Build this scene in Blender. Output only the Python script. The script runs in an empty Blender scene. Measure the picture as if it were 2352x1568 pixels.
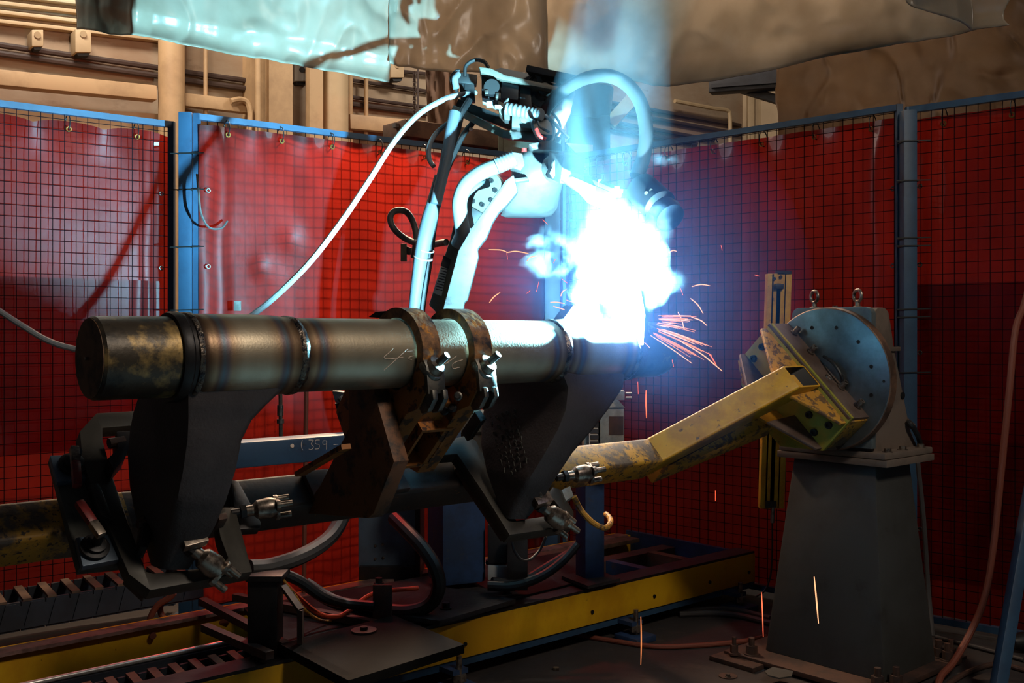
import bpy, bmesh, math, random
from mathutils import Vector, Matrix, noise
random.seed(7)
V = Vector
SC = bpy.context.scene
COL = SC.collection
# ---------------------------------------------------------------- camera and site frame
FP, CX, HY, CH = 2380.0, 1176.0, 765.0, 1.5
cam = bpy.data.objects.new('camera', bpy.data.cameras.new('camera')); COL.objects.link(cam)
cam.location = (0, 0, CH); cam.rotation_euler = (math.pi/2, 0, 0)
cam.data.sensor_width = 36; cam.data.lens = 36*FP/2352; cam.data.shift_y = -(784-HY)/2352
cam.data.clip_start = 0.05; cam.data.clip_end = 200
SC.camera = cam
n_ = math.hypot(2714, 2380)
A = V((2714/n_, 2380/n_, 0)); B = V((-A.y, A.x, 0)); Z = V((0, 0, 1))      # along the rotary axis, away from viewer, up
F0 = V((1.42, 4.62, 1.297)); S2 = .5**.5
E1 = -S2*B - S2*Z; E2 = S2*B - S2*Z                                       # the fixture is turned 45 degrees about the axis
def P(x, y, Y): return V(((x-CX)/FP*Y, Y, CH-(y-HY)/FP*Y))
def hit(x, y, p, n):
    r = V(((x-CX)/FP, 1, -(y-HY)/FP)); o = V((0, 0, CH)); return o + r*((p-o).dot(n)/r.dot(n))
def UV(u, v, z): return V((F0.x+u*A.x+v*B.x, F0.y+u*A.y+v*B.y, z))
def FX(u, a, b): return V((F0.x, F0.y, F0.z)) + A*u + E1*a + E2*b
def onV(x, y, v): return hit(x, y, UV(0, v, 0), B)
def onU(x, y, u): return hit(x, y, UV(u, 0, 0), A)
def onZ(x, y, z): return hit(x, y, V((0, 0, z)), Z)
def onE2(x, y, b): return hit(x, y, FX(0, 0, b), E2)
def onE1(x, y, a): return hit(x, y, FX(0, a, 0), E1)
def cu(p): return (p-F0).dot(A)
# ---------------------------------------------------------------- mesh builder
class MB:
    def __init__(s): s.v = []; s.f = []; s.attr = None
    def add(s, vs, fs):
        o = len(s.v); s.v += [V(p) for p in vs]; s.f += [tuple(i+o for i in f) for f in fs]; return s
    def box(s, c, ax, h):
        x, y, z = [a.normalized() for a in ax]; c = V(c); vs = []
        for i in (-1, 1):
            for j in (-1, 1):
                for k in (-1, 1): vs.append(c+x*h[0]*i+y*h[1]*j+z*h[2]*k)
        return s.add(vs, [(0,1,3,2),(4,6,7,5),(0,4,5,1),(2,3,7,6),(0,2,6,4),(1,5,7,3)])
    def bx(s, u0, u1, v0, v1, z0, z1):
        return s.box(UV((u0+u1)/2, (v0+v1)/2, (z0+z1)/2), (A, B, Z), (abs(u1-u0)/2, abs(v1-v0)/2, abs(z1-z0)/2))
    def fx(s, u0, u1, a0, a1, b0, b1):
        return s.box(FX((u0+u1)/2, (a0+a1)/2, (b0+b1)/2), (A, E1, E2), (abs(u1-u0)/2, abs(a1-a0)/2, abs(b1-b0)/2))
    def wb(s, x0, x1, y0, y1, z0, z1):
        return s.box(((x0+x1)/2, (y0+y1)/2, (z0+z1)/2), (V((1,0,0)), V((0,1,0)), Z), ((x1-x0)/2, (y1-y0)/2, (z1-z0)/2))
    def bar(s, p0, p1, w, h, up=Z):
        p0, p1 = V(p0), V(p1); d = (p1-p0); x = d.normalized(); y = up.cross(x)
        if y.length < 1e-4: y = V((1,0,0)).cross(x)
        y.normalize(); z = x.cross(y); return s.box((p0+p1)/2, (x, y, z), (d.length/2, w/2, h/2))
    def prism(s, pts, ext):
        n = len(pts); pts = [V(p) for p in pts]; ext = V(ext)
        vs = pts+[p+ext for p in pts]
        return s.add(vs, [tuple(range(n)), tuple(range(2*n-1, n-1, -1))]+[(i, i+n, (i+1)%n+n, (i+1)%n) for i in range(n)])
    def loft(s, secs, cap=True, close=True):
        n = len(secs[0]); vs = [p for q in secs for p in q]; fs = []
        for k in range(len(secs)-1):
            for i in range(n if close else n-1):
                j = (i+1) % n; fs.append((k*n+i, k*n+j, (k+1)*n+j, (k+1)*n+i))
        if cap and close: fs += [tuple(range(n-1, -1, -1)), tuple(range((len(secs)-1)*n, len(secs)*n))]
        return s.add(vs, fs)
    def cyl(s, p0, p1, r0, r1=None, n=20, cap=True):
        p0, p1 = V(p0), V(p1); r1 = r0 if r1 is None else r1; d = (p1-p0).normalized()
        a = d.orthogonal().normalized(); b = d.cross(a)
        ring = lambda p, r: [p+(a*math.cos(t)+b*math.sin(t))*r for t in [2*math.pi*i/n for i in range(n)]]
        return s.loft([ring(p0, r0), ring(p1, r1)], cap)
    def lathe(s, prof, c, d, n=40, cap=True):
        d = V(d).normalized(); a = (Z if abs(d.z) < .9 else V((1,0,0))); a = (a-d*a.dot(d)).normalized(); b = d.cross(a); c = V(c)
        return s.loft([[c+d*h+(a*math.cos(t)+b*math.sin(t))*max(r, 1e-4) for t in [2*math.pi*i/n for i in range(n)]] for h, r in prof], cap)
    def tube(s, pts, r, n=10, sub=6, ribs=0):
        pts = [V(p) for p in pts]; q = []
        if len(pts) == 2 or sub == 0: q = pts
        else:
            e = [2*pts[0]-pts[1]]+pts+[2*pts[-1]-pts[-2]]
            for i in range(1, len(e)-2):
                for k in range(sub):
                    t = k/sub; a, b, c, d = e[i-1], e[i], e[i+1], e[i+2]
                    q.append(.5*((2*b)+(c-a)*t+(2*a-5*b+4*c-d)*t*t+(3*b-a-3*c+d)*t**3))
            q.append(pts[-1])
        if ribs:
            L = sum((q[i+1]-q[i]).length for i in range(len(q)-1)); m = max(4, int(L/ribs)); out = []
            seg = 0; acc = 0
            for k in range(m+1):
                t = L*k/m
                while seg < len(q)-2 and acc+(q[seg+1]-q[seg]).length < t: acc += (q[seg+1]-q[seg]).length; seg += 1
                out.append(q[seg].lerp(q[seg+1], min(1, (t-acc)/max(1e-6, (q[seg+1]-q[seg]).length))))
            q = out
        up = None; secs = []
        for i, p in enumerate(q):
            d = (q[min(i+1, len(q)-1)]-q[max(i-1, 0)]).normalized()
            if up is None: up = d.orthogonal().normalized()
            up = (up-d*up.dot(d)).normalized(); b = d.cross(up)
            rr = r(i/(len(q)-1)) if callable(r) else r
            if ribs and i % 2: rr *= .86
            secs.append([p+(up*math.cos(t)+b*math.sin(t))*rr for t in [2*math.pi*k/n for k in range(n)]])
        return s.loft(secs)
    def torus(s, c, nrm, R, r, n=24, m=8, a0=0, a1=2*math.pi):
        nrm = V(nrm).normalized(); a = nrm.orthogonal().normalized(); b = nrm.cross(a); c = V(c); secs = []
        full = a1-a0 > 6.28
        for i in range(n+(0 if full else 1)):
            t = a0+(a1-a0)*i/n; d = a*math.cos(t)+b*math.sin(t)
            secs.append([c+d*(R+r*math.cos(w))+nrm*r*math.sin(w) for w in [2*math.pi*k/m for k in range(m)]])
        if full: secs.append(secs[0]); return s.loft(secs, False)
        return s.loft(secs)
    def boltfx(s, c, d, r=.012, h=.014):
        c = V(c); d = V(d).normalized(); s.cyl(c, c+d*h*.25, r*1.5, n=16); return s.lathe([(h*.25, r), (h, r), (h, r*.55), (h*.6, r*.5)], c, d, 12)
    def hexb(s, c, d, r=.012, h=.01): c = V(c); d = V(d).normalized(); s.cyl(c, c+d*h*.2, r*1.4, n=16); return s.cyl(c+d*h*.2, c+d*h, r, n=6)
    def grid(s, fn, nu, nv):
        vs = [fn(i/nu, j/nv) for j in range(nv+1) for i in range(nu+1)]
        return s.add(vs, [(j*(nu+1)+i, j*(nu+1)+i+1, (j+1)*(nu+1)+i+1, (j+1)*(nu+1)+i) for j in range(nv) for i in range(nu)])
    def build(s, name, mat, parent=None, bevel=0, ang=35, solid=0, label=None):
        lo = V([min(p[i] for p in s.v) for i in range(3)]); hi = V([max(p[i] for p in s.v) for i in range(3)])
        o0 = V(parent.get('wloc')) if parent is not None else V(((lo.x+hi.x)/2, (lo.y+hi.y)/2, lo.z))
        me = bpy.data.meshes.new(name); me.from_pydata([p-o0 for p in s.v], [], s.f)
        if s.attr:
            at = me.attributes.new('wd', 'FLOAT', 'POINT')
            for i, w in enumerate(s.attr): at.data[i].value = w
        bm = bmesh.new(); bm.from_mesh(me)
        bmesh.ops.recalc_face_normals(bm, faces=bm.faces)
        if bevel:
            ed = [e for e in bm.edges if len(e.link_faces) == 2 and e.calc_face_angle(0) > .5]
            bmesh.ops.bevel(bm, geom=ed, offset=bevel, segments=2, profile=.6, affect='EDGES', clamp_overlap=True)
        bm.to_mesh(me); bm.free()
        me.shade_smooth(); me.set_sharp_from_angle(angle=math.radians(ang))
        me.materials.append(mat)
        o = bpy.data.objects.new(name, me); COL.objects.link(o)
        if parent is not None: o.parent = parent; o['wloc'] = parent.get('wloc'); 
        else: o.location = o0; o['wloc'] = tuple(o0)
        if parent is not None and parent.type == 'MESH': o['wloc'] = parent.get('wloc')
        if solid:
            m = o.modifiers.new('solid', 'SOLIDIFY'); m.thickness = solid; m.offset = 0
        if label: o['label'] = label
        return o
def thing(name, label, cat, loc, group=None):
    o = bpy.data.objects.new(name, None); COL.objects.link(o); o.location = loc; o['wloc'] = tuple(loc); o.empty_display_size = .1
    o['label'] = label; o['category'] = cat
    if group: o['group'] = group
    return o
def tag(o, label, cat, group=None, kind=None):
    o['label'] = label; o['category'] = cat
    if group: o['group'] = group
    if kind: o['kind'] = kind
    return o
def struct(o): o['kind'] = 'structure'; return o
def mb(): return MB()
# ---------------------------------------------------------------- materials
def nt(name):
    m = bpy.data.materials.new(name); m.use_nodes = True; t = m.node_tree; t.nodes.clear()
    out = t.nodes.new('ShaderNodeOutputMaterial'); return m, t, out
def lin(c): return tuple((x/255/12.92 if x/255 <= .04045 else ((x/255+.055)/1.055)**2.4) for x in c)
def col(c): c = lin(c); return (c[0], c[1], c[2], 1)
def M(name, c, rough=.5, metal=0, c2=None, sc=6, lo=.45, hi=.6, bump=0, bsc=40, coat=0, c3=None, sc3=25, lo3=.6, hi3=.66, spec=.5, stretch=None, wear=None):
    m, t, out = nt(name); N = t.nodes; L = t.links
    b = N.new('ShaderNodeBsdfPrincipled'); L.new(b.outputs[0], out.inputs[0])
    b.inputs['Roughness'].default_value = rough; b.inputs['Metallic'].default_value = metal
    b.inputs['Coat Weight'].default_value = coat; b.inputs['Specular IOR Level'].default_value = spec
    b.inputs['Base Color'].default_value = col(c)
    tc = N.new('ShaderNodeTexCoord'); mp = N.new('ShaderNodeMapping'); L.new(tc.outputs['Object'], mp.inputs[0])
    if stretch: mp.inputs['Scale'].default_value = stretch
    cur = None
    def layer(cur, cc, s, l, h):
        n = N.new('ShaderNodeTexNoise'); n.inputs['Scale'].default_value = s; n.inputs['Detail'].default_value = 7; n.inputs['Roughness'].default_value = .65
        L.new(mp.outputs[0], n.inputs[0]); r = N.new('ShaderNodeMapRange'); r.inputs[1].default_value = l; r.inputs[2].default_value = h
        L.new(n.outputs[0], r.inputs[0]); x = N.new('ShaderNodeMix'); x.data_type = 'RGBA'; L.new(r.outputs[0], x.inputs[0])
        if cur is None: x.inputs[6].default_value = col(c)
        else: L.new(cur, x.inputs[6])
        x.inputs[7].default_value = col(cc); return x.outputs[2]
    if c2: cur = layer(cur, c2, sc, lo, hi)
    if c3: cur = layer(cur, c3, sc3, lo3, hi3)
    if cur is not None: L.new(cur, b.inputs['Base Color'])
    if bump:
        n = N.new('ShaderNodeTexNoise'); n.inputs['Scale'].default_value = bsc; n.inputs['Detail'].default_value = 5; L.new(mp.outputs[0], n.inputs[0])
        bp = N.new('ShaderNodeBump'); bp.inputs['Strength'].default_value = bump; bp.inputs['Distance'].default_value = .004
        L.new(n.outputs[0], bp.inputs['Height']); L.new(bp.outputs[0], b.inputs['Normal'])
    return m
def emi(name, c, s):
    m, t, out = nt(name); e = t.nodes.new('ShaderNodeEmission'); e.inputs[0].default_value = (*c, 1); e.inputs[1].default_value = s
    t.links.new(e.outputs[0], out.inputs[0]); return m
def vinyl(name, c, trans, transp, gloss_r, gw, bump=.3, dirt=None):
    """thin plastic sheet: diffuse + translucent + tinted see-through, with a glossy face"""
    m, t, out = nt(name); N = t.nodes; L = t.links; c = col(c)
    tc = N.new('ShaderNodeTexCoord')
    n = N.new('ShaderNodeTexNoise'); n.inputs['Scale'].default_value = 3; n.inputs['Detail'].default_value = 8; L.new(tc.outputs['Object'], n.inputs[0])
    cc = N.new('ShaderNodeMix'); cc.data_type = 'RGBA'; cc.inputs[6].default_value = c
    d = col(dirt) if dirt else tuple(x*.6 for x in c[:3])+(1,); cc.inputs[7].default_value = d
    r = N.new('ShaderNodeMapRange'); r.inputs[1].default_value = .4; r.inputs[2].default_value = .75; L.new(n.outputs[0], r.inputs[0]); L.new(r.outputs[0], cc.inputs[0])
    df = N.new('ShaderNodeBsdfDiffuse'); tl = N.new('ShaderNodeBsdfTranslucent'); tp = N.new('ShaderNodeBsdfTransparent'); gl = N.new('ShaderNodeBsdfGlossy')
    L.new(cc.outputs[2], df.inputs[0]); L.new(cc.outputs[2], tl.inputs[0]); L.new(cc.outputs[2], tp.inputs[0])
    gl.inputs['Roughness'].default_value = gloss_r; gl.inputs[0].default_value = (.9, .9, .95, 1)
    n2 = N.new('ShaderNodeTexNoise'); n2.inputs['Scale'].default_value = 5; n2.inputs['Detail'].default_value = 4; L.new(tc.outputs['Object'], n2.inputs[0])
    bp = N.new('ShaderNodeBump'); bp.inputs['Strength'].default_value = bump; bp.inputs['Distance'].default_value = .03; L.new(n2.outputs[0], bp.inputs['Height'])
    L.new(bp.outputs[0], gl.inputs['Normal'])
    m1 = N.new('ShaderNodeMixShader'); m1.inputs[0].default_value = trans; L.new(df.outputs[0], m1.inputs[1]); L.new(tl.outputs[0], m1.inputs[2])
    m2 = N.new('ShaderNodeMixShader'); m2.inputs[0].default_value = transp; L.new(m1.outputs[0], m2.inputs[1]); L.new(tp.outputs[0], m2.inputs[2])
    fr = N.new('ShaderNodeFresnel'); fr.inputs[0].default_value = 1.5
    mu = N.new('ShaderNodeMath'); mu.operation = 'MULTIPLY'; L.new(fr.outputs[0], mu.inputs[0]); mu.inputs[1].default_value = gw
    m3 = N.new('ShaderNodeMixShader'); L.new(mu.outputs[0], m3.inputs[0]); L.new(m2.outputs[0], m3.inputs[1]); L.new(gl.outputs[0], m3.inputs[2])
    L.new(m3.outputs[0], out.inputs[0]); return m
m_blue = M('blue_paint', (44, 74, 102), .5, c2=(38, 62, 88), sc=4, c3=(40, 45, 55), sc3=18, lo3=.66, hi3=.7, bump=.1)
m_dblue = M('dusty_blue_paint', (36, 62, 100), .65, c2=(30, 48, 76), sc=5, c3=(70, 62, 58), sc3=9, lo3=.58, hi3=.7)
m_yel = M('yellow_paint', (214, 160, 40), .5, c2=(180, 128, 34), sc=5, c3=(80, 60, 40), sc3=26, lo3=.62, hi3=.68, bump=.15)
m_yelrail = M('yellow_track_paint', (222, 170, 18), .55, c2=(205, 150, 14), sc=3, c3=(90, 66, 30), sc3=30, lo3=.68, hi3=.72, stretch=(1, 1, .6))
m_yelgreen = M('green_yellow_primer', (150, 150, 60), .55, c2=(190, 150, 50), sc=3.2, lo=.45, hi=.6, c3=(90, 80, 45), sc3=20, lo3=.63, hi3=.7)
m_yelworn = M('worn_yellow_paint', (196, 144, 48), .5, c2=(92, 78, 66), sc=9, lo=.47, hi=.58, c3=(64, 52, 44), sc3=60, lo3=.56, hi3=.6, bump=.2)
m_gus = M('dull_rust_orange', (112, 70, 40), .6, c2=(54, 38, 30), sc=14, lo=.5, hi=.6, bump=.3)
m_beamshade = M('shadow_painted_beam', (52, 40, 34), .6, c2=(34, 28, 28), sc=7, c3=(120, 80, 40), sc3=22, lo3=.64, hi3=.68, bump=.2)  # the pipe's shadow on the beam is put into this brown
m_yelscuff = M('scuffed_yellow_paint', (200, 146, 60), .5, c2=(110, 84, 62), sc=30, lo=.5, hi=.56, bump=.2)
m_orange = M('chipped_orange_paint', (160, 98, 40), .5, c2=(58, 40, 32), sc=22, lo=.53, hi=.58, c3=(140, 80, 45), sc3=8, lo3=.5, hi3=.7, bump=.3)
m_clampring = M('burnt_orange_steel', (176, 126, 82), .42, .2, c2=(48, 42, 44), sc=11, lo=.42, hi=.6, c3=(205, 135, 50), sc3=16, lo3=.56, hi3=.62, bump=.3)
m_olive = M('olive_steel', (58, 54, 48), .5, .3, c2=(44, 40, 36), sc=6, c3=(110, 90, 76), sc3=30, lo3=.7, hi3=.76, bump=.1)
m_darkst = M('dark_steel', (48, 44, 44), .45, .5, c2=(30, 28, 30), sc=8, bump=.15)
m_cast = M('cast_hub_steel', (74, 66, 66), .62, .3, c2=(62, 54, 54), sc=5, bump=.35, bsc=120)
m_castside = M('cast_side_steel', (84, 86, 80), .7, .2, c2=(64, 62, 58), sc=4, bump=.3, bsc=90)
m_cap = M('scorched_cap', (66, 58, 48), .42, .4, c2=(170, 140, 84), sc=8, lo=.52, hi=.66, c3=(28, 25, 24), sc3=6, lo3=.5, hi3=.6, bump=.35, bsc=35)
m_capend = M('rusty_end_disc', (104, 76, 52), .6, .2, c2=(48, 38, 30), sc=12, bump=.3)
m_chrome = M('bright_zinc', (92, 92, 90), .5, 1, c2=(120, 115, 108), sc=30)
m_zinc = M('worn_zinc', (150, 138, 126), .35, .8, c2=(84, 74, 68), sc=30)
m_ped = M('pedestal_grey', (62, 63, 62), .65, .1, c2=(54, 54, 52), sc=2.5, c3=(46, 40, 36), sc3=5, lo3=.62, hi3=.75)
m_house = M('housing_grey_brown', (118, 104, 94), .6, .1, c2=(96, 86, 78), sc=4, bump=.1)
m_housef = M('housing_face_blue_grey', (104, 116, 120), .5, .2, c2=(84, 94, 98), sc=5)
m_face = M('machined_faceplate', (132, 142, 146), .34, .85, c2=(96, 102, 104), sc=7, lo=.35, hi=.7, bump=.05)
m_rim = M('brown_oxide_rim', (124, 94, 76), .5, .4, c2=(80, 62, 52), sc=10)
m_brown = M('brown_oxide_plate', (112, 94, 86), .5, .3, c2=(92, 74, 66), sc=8, c3=(150, 140, 140), sc3=40, lo3=.7, hi3=.74)
m_black = M('black_rubber', (26, 26, 28), .5)
m_hole = M('black_hole', (8, 8, 10), .6)
m_grey = M('grey_painted_cover', (150, 155, 158), .5)
m_rob = M('robot_grey_paint', (90, 90, 88), .5, c2=(74, 72, 70), sc=6, c3=(80, 74, 72), sc3=30, lo3=.62, hi3=.72)
m_robarm = M('dark_grey_arm_paint', (64, 63, 62), .55, c2=(50, 49, 48), sc=7, lo=.4, hi=.6, c3=(40, 34, 34), sc3=24, lo3=.58, hi3=.7, bump=.1)  # upper arm, darker than the rest of the robot
m_robside = M('robot_side_grey', (96, 92, 82), .55, c2=(80, 76, 68), sc=5)
m_wrap = M('grey_hose_sleeve', (78, 86, 94), .65, bump=.2, bsc=150)
m_cond = M('grey_conduit', (104, 110, 114), .5)
m_hose = M('dusty_grey_hose', (70, 68, 68), .6, c2=(70, 66, 66), sc=10)
m_white = M('white_liner', (150, 156, 160), .4)
m_red = M('red_grip', (120, 22, 22), .45, c2=(80, 30, 28), sc=40, lo=.5, hi=.6)
m_rust = M('rusty_steel', (78, 54, 44), .7, .1, c2=(54, 40, 36), sc=8)
m_rusthose = M('rust_red_hose', (120, 62, 46), .6)
m_orcable = M('orange_cable', (205, 72, 28), .5)
m_floor = M('floor_grimy_concrete', (52, 47, 47), .85, c2=(38, 34, 34), sc=1.6, lo=.35, hi=.65, c3=(68, 58, 52), sc3=7, lo3=.58, hi3=.75, bump=.5, bsc=25)
m_platform = M('dusty_dark_platform', (54, 50, 50), .9, spec=.15, c2=(46, 42, 44), sc=5, bump=.5, bsc=60)
m_plate = M('black_plate', (22, 21, 21), .8, .0, c2=(16, 16, 16), spec=.08, sc=4, bump=.2, bsc=80)
m_rail = M('polished_rail', (235, 230, 225), .3, .6)
m_pink = M('bare_flange', (150, 118, 112), .4, .3, c2=(110, 86, 80), sc=12)
m_tan = M('wall_tan_paint', (182, 160, 134), .8, c2=(164, 134, 106), sc=.9, lo=.35, hi=.65, c3=(120, 90, 68), sc3=3, lo3=.6, hi3=.8, stretch=(1, 1, 2.5))
m_tan2 = M('tan_steel_paint', (206, 168, 124), .55, c2=(184, 148, 108), sc=1.5)
m_cream = M('cream_sheet', (206, 176, 136), .6, c2=(190, 160, 122), sc=1)
m_conduit = M('dark_conduit', (70, 52, 44), .6)
m_oldduct = M('dusty_duct', (110, 86, 70), .7, c2=(80, 62, 52), sc=6)
m_galv = M('galvanised_box', (150, 155, 152), .5, .4, c2=(120, 122, 120), sc=10)
m_label = M('white_label', (200, 200, 196), .6)
m_ink = M('dark_label_ink', (40, 40, 46), .6)
m_redink = M('red_label_ink', (170, 40, 34), .6)
m_bluegrey = M('blue_grey_steel_plate', (92, 110, 128), .45, .3, c2=(76, 88, 102), sc=4)
m_chalk = M('chalk', (225, 205, 190), .9)
m_brass = M('brass_grommet', (170, 130, 70), .35, .9)
m_tie = M('black_tie', (18, 18, 20), .5)
m_wire = M('dark_mesh_wire', (14, 11, 16), .9, spec=.05)
m_strap = M('brown_sheet', (120, 92, 72), .7, c2=(100, 76, 60), sc=4)
m_curt = vinyl('red_welding_vinyl', (180, 44, 32), .82, .62, .42, .3, .12)
m_curt2 = vinyl('red_welding_vinyl_shiny', (176, 48, 38), .8, .62, .4, .42, .12)
m_tarp = vinyl('grey_white_vinyl_tarp', (170, 158, 142), .5, .03, .3, .7, .25, dirt=(136, 122, 104))
m_tarpbr = vinyl('brown_translucent_tarp', (150, 122, 90), .55, .2, .4, .4, .1, dirt=(120, 94, 66))
def heat_mat():
    m, t, out = nt('heat_tinted_pipe'); N = t.nodes; L = t.links
    b = N.new('ShaderNodeBsdfPrincipled'); L.new(b.outputs[0], out.inputs[0]); b.inputs['Roughness'].default_value = .4; b.inputs['Metallic'].default_value = .75
    at = N.new('ShaderNodeAttribute'); at.attribute_name = 'wd'; cr = N.new('ShaderNodeValToRGB'); e = cr.color_ramp.elements
    tc = N.new('ShaderNodeTexCoord'); n = N.new('ShaderNodeTexNoise'); n.inputs['Scale'].default_value = 7; n.inputs['Detail'].default_value = 6; L.new(tc.outputs['Object'], n.inputs[0])
    ad = N.new('ShaderNodeMath'); ad.operation = 'MULTIPLY_ADD'; L.new(n.outputs[0], ad.inputs[0]); ad.inputs[1].default_value = .10; L.new(at.outputs['Fac'], ad.inputs[2])
    sb = N.new('ShaderNodeMath'); sb.operation = 'SUBTRACT'; L.new(ad.outputs[0], sb.inputs[0]); sb.inputs[1].default_value = .05
    L.new(sb.outputs[0], cr.inputs[0])
    stops = [(0, (72, 66, 74)), (.14, (112, 88, 68)), (.3, (160, 132, 104)), (.4, (120, 96, 84)), (.5, (104, 116, 126)), (.6, (124, 108, 110)), (.72, (172, 146, 118)), (1, (196, 182, 158))]
    e[0].position = 0; e[0].color = col(stops[0][1]); e[1].position = 1; e[1].color = col(stops[-1][1])
    for p, c in stops[1:-1]: x = e.new(p); x.color = col(c)
    mx = N.new('ShaderNodeMix'); mx.data_type = 'RGBA'; mx.blend_type = 'MULTIPLY'; mx.inputs[0].default_value = .35
    n2 = N.new('ShaderNodeTexNoise'); n2.inputs['Scale'].default_value = 18; n2.inputs['Detail'].default_value = 8; L.new(tc.outputs['Object'], n2.inputs[0])
    L.new(cr.outputs[0], mx.inputs[6]); L.new(n2.outputs[0], mx.inputs[7]); L.new(mx.outputs[2], b.inputs['Base Color'])
    bp = N.new('ShaderNodeBump'); bp.inputs['Strength'].default_value = .12; bp.inputs['Distance'].default_value = .002
    n3 = N.new('ShaderNodeTexNoise'); n3.inputs['Scale'].default_value = 160; L.new(tc.outputs['Object'], n3.inputs[0]); L.new(n3.outputs[0], bp.inputs['Height']); L.new(bp.outputs[0], b.inputs['Normal'])
    return m
m_heat = heat_mat()
m_bead = M('weld_bead', (120, 108, 96), .3, .8, c2=(50, 48, 52), sc=60, bump=.8, bsc=120)
# ---------------------------------------------------------------- floor and back wall
struct(mb().box((2, 8, -.05), (V((1,0,0)), V((0,1,0)), Z), (14, 14, .05)).build('floor', m_floor))
WD = V((3300, 2380, 0)).normalized()                        # back wall runs parallel to the left curtain fence
WP = P(0, 765, 9.5); WN = V((-WD.y, WD.x, 0))
def onW(x, y, off=0): return hit(x, y, WP-WN*off, WN)
wl = V((WP.x, WP.y, 0)) - WD*4; wr = onW(1705, 765); wr.z = 0
o = mb().prism([wl, wr, wr+Z*8, wl+Z*8], WN*.2).build('wall_back', m_tan); struct(o)
wr2 = wr + V((0, 1.5, 0))
def wbar(pts, off, w, h):
    m = mb()
    for i in range(len(pts)-1):
        a, b = onW(*pts[i], off), onW(*pts[i+1], off); m.bar(a, b, w, h)
    return m
# long side rails / sheets on the wall
for k, (ya, yb) in enumerate([(-24, 20), (8, 52)]):
    pass
ribs = mb()
for k in range(7):
    ya = -72+k*21; a, b = onW(-200, ya-26, .05), onW(430, ya+46, .05); ribs.bar(a, b, .10, .035)
tag(ribs.build('ribbed_wall_sheet', m_cream, bevel=.008), 'cream ribbed metal sheet across the upper left of the back wall', 'wall panel')
tag(mb().prism([onW(-300, 215, .12), onW(372, 262, .12), onW(372, 1300, .12), onW(-300, 1300, .12)], WN*.12).build('wall_ledge_panel', m_cream), 'smooth ochre wall panel below the long ledge, left of the round column', 'wall panel')
tag(wbar([(-300, 152), (355, 216)], .25, .16, .14).build('wall_ledge_beam', m_tan2, bevel=.01), 'tan painted channel beam on the wall left of the round column', 'beam', 'tan rails on the back wall')
tag(wbar([(422, 230), (570, 247)], .2, .1, .13).build('wall_ledge_beam', m_tan2, bevel=.01), 'short tan rail between the round column and the steel stanchion', 'beam', 'tan rails on the back wall')
tag(wbar([(800, 280), (985, 297)], .2, .1, .16).build('wall_ledge_beam', m_tan2, bevel=.01), 'tan rail on the wall right of the wide stanchion', 'beam', 'tan rails on the back wall')
cl = [((-200, 75), (365, 156), .03), ((-200, 95), (365, 175), .03), ((422, 165), (578, 187), .03), ((422, 184), (578, 205), .03),
      ((800, 152), (985, 170), .022), ((800, 183), (985, 210), .022), ((800, 222), (985, 247), .022), ((800, 238), (985, 262), .03),
      ((1380, 232), (1700, 288), .03), ((1380, 250), (1700, 308), .028), ((1380, 275), (1640, 322), .028), ((1380, 290), (1600, 330), .03)]
desc = ['upper conduit left of the round column', 'lower conduit left of the round column', 'upper conduit between round column and stanchion', 'lower conduit between round column and stanchion',
        'topmost conduit beside the grey junction box', 'second conduit beside the grey junction box', 'third conduit beside the grey junction box', 'lowest conduit beside the grey junction box',
        'topmost conduit seen through the smoke', 'second conduit seen through the smoke', 'third conduit seen through the smoke', 'lowest conduit seen through the smoke']
for (a, b, r), d in zip(cl, desc):
    tag(mb().cyl(onW(*a, .06), onW(*b, .06), r, n=8).build('wall_conduit', m_conduit), 'dark horizontal '+d, 'conduit', 'conduits on the back wall')
def vert(name, x, y0, y1, off, r, m, label, cat, group=None, n=14):
    a = onW(x, y0, off); b = V((a.x, a.y, 0 if y1 is None else onW(x, y1, off).z)); return tag(mb().cyl(a, b, r, n=n).build(name, m), label, cat, group)
vert('round_column', 394, -150, None, .3, .125, m_tan2, 'thick round tan column standing against the back wall', 'column', n=32)
g = 'thin vertical pipes on the back wall'
vert('wall_pipe', 472, -60, 265, .18, .02, m_tan2, 'thin tan pipe just right of the round column', 'pipe', g)
vert('wall_pipe', 593, -60, None, .5, .03, m_tan2, 'tan pipe in front of the left flange of the stanchion', 'pipe', g)
vert('wall_pipe', 804, 170, None, .15, .03, m_tan2, 'tan pipe tight against the right side of the wide stanchion', 'pipe', g)
vert('wall_pipe', 841, 175, 318, .15, .025, m_tan2, 'thin tan pipe left of the hanging chain', 'pipe', g)
t = thing('steel_stanchion', 'wide built-up tan steel stanchion with a recessed web behind the curtain fence', 'column', tuple(V((onW(680, 765, .3).x, onW(680, 765, .3).y, 0))))
def slab(x0, x1, off, th):
    a, b = onW(x0, 765, off), onW(x1, 765, off); a.z = b.z = 0; return mb().prism([a, b, b+Z*7, a+Z*7], WN*th)
slab(578, 612, .25, .25).build('flange', m_tan2, t); slab(618, 672, .45, .1).build('flange', m_tan2, t); slab(670, 712, .15, .1).build('web', m_tan, t)
slab(711, 742, .45, .1).build('flange', m_tan2, t); 
a = onW(768, 765, .32); mb().cyl((a.x, a.y, 0), (a.x, a.y, 7), .15, n=24).build('round_flange', m_cream, t)
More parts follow.
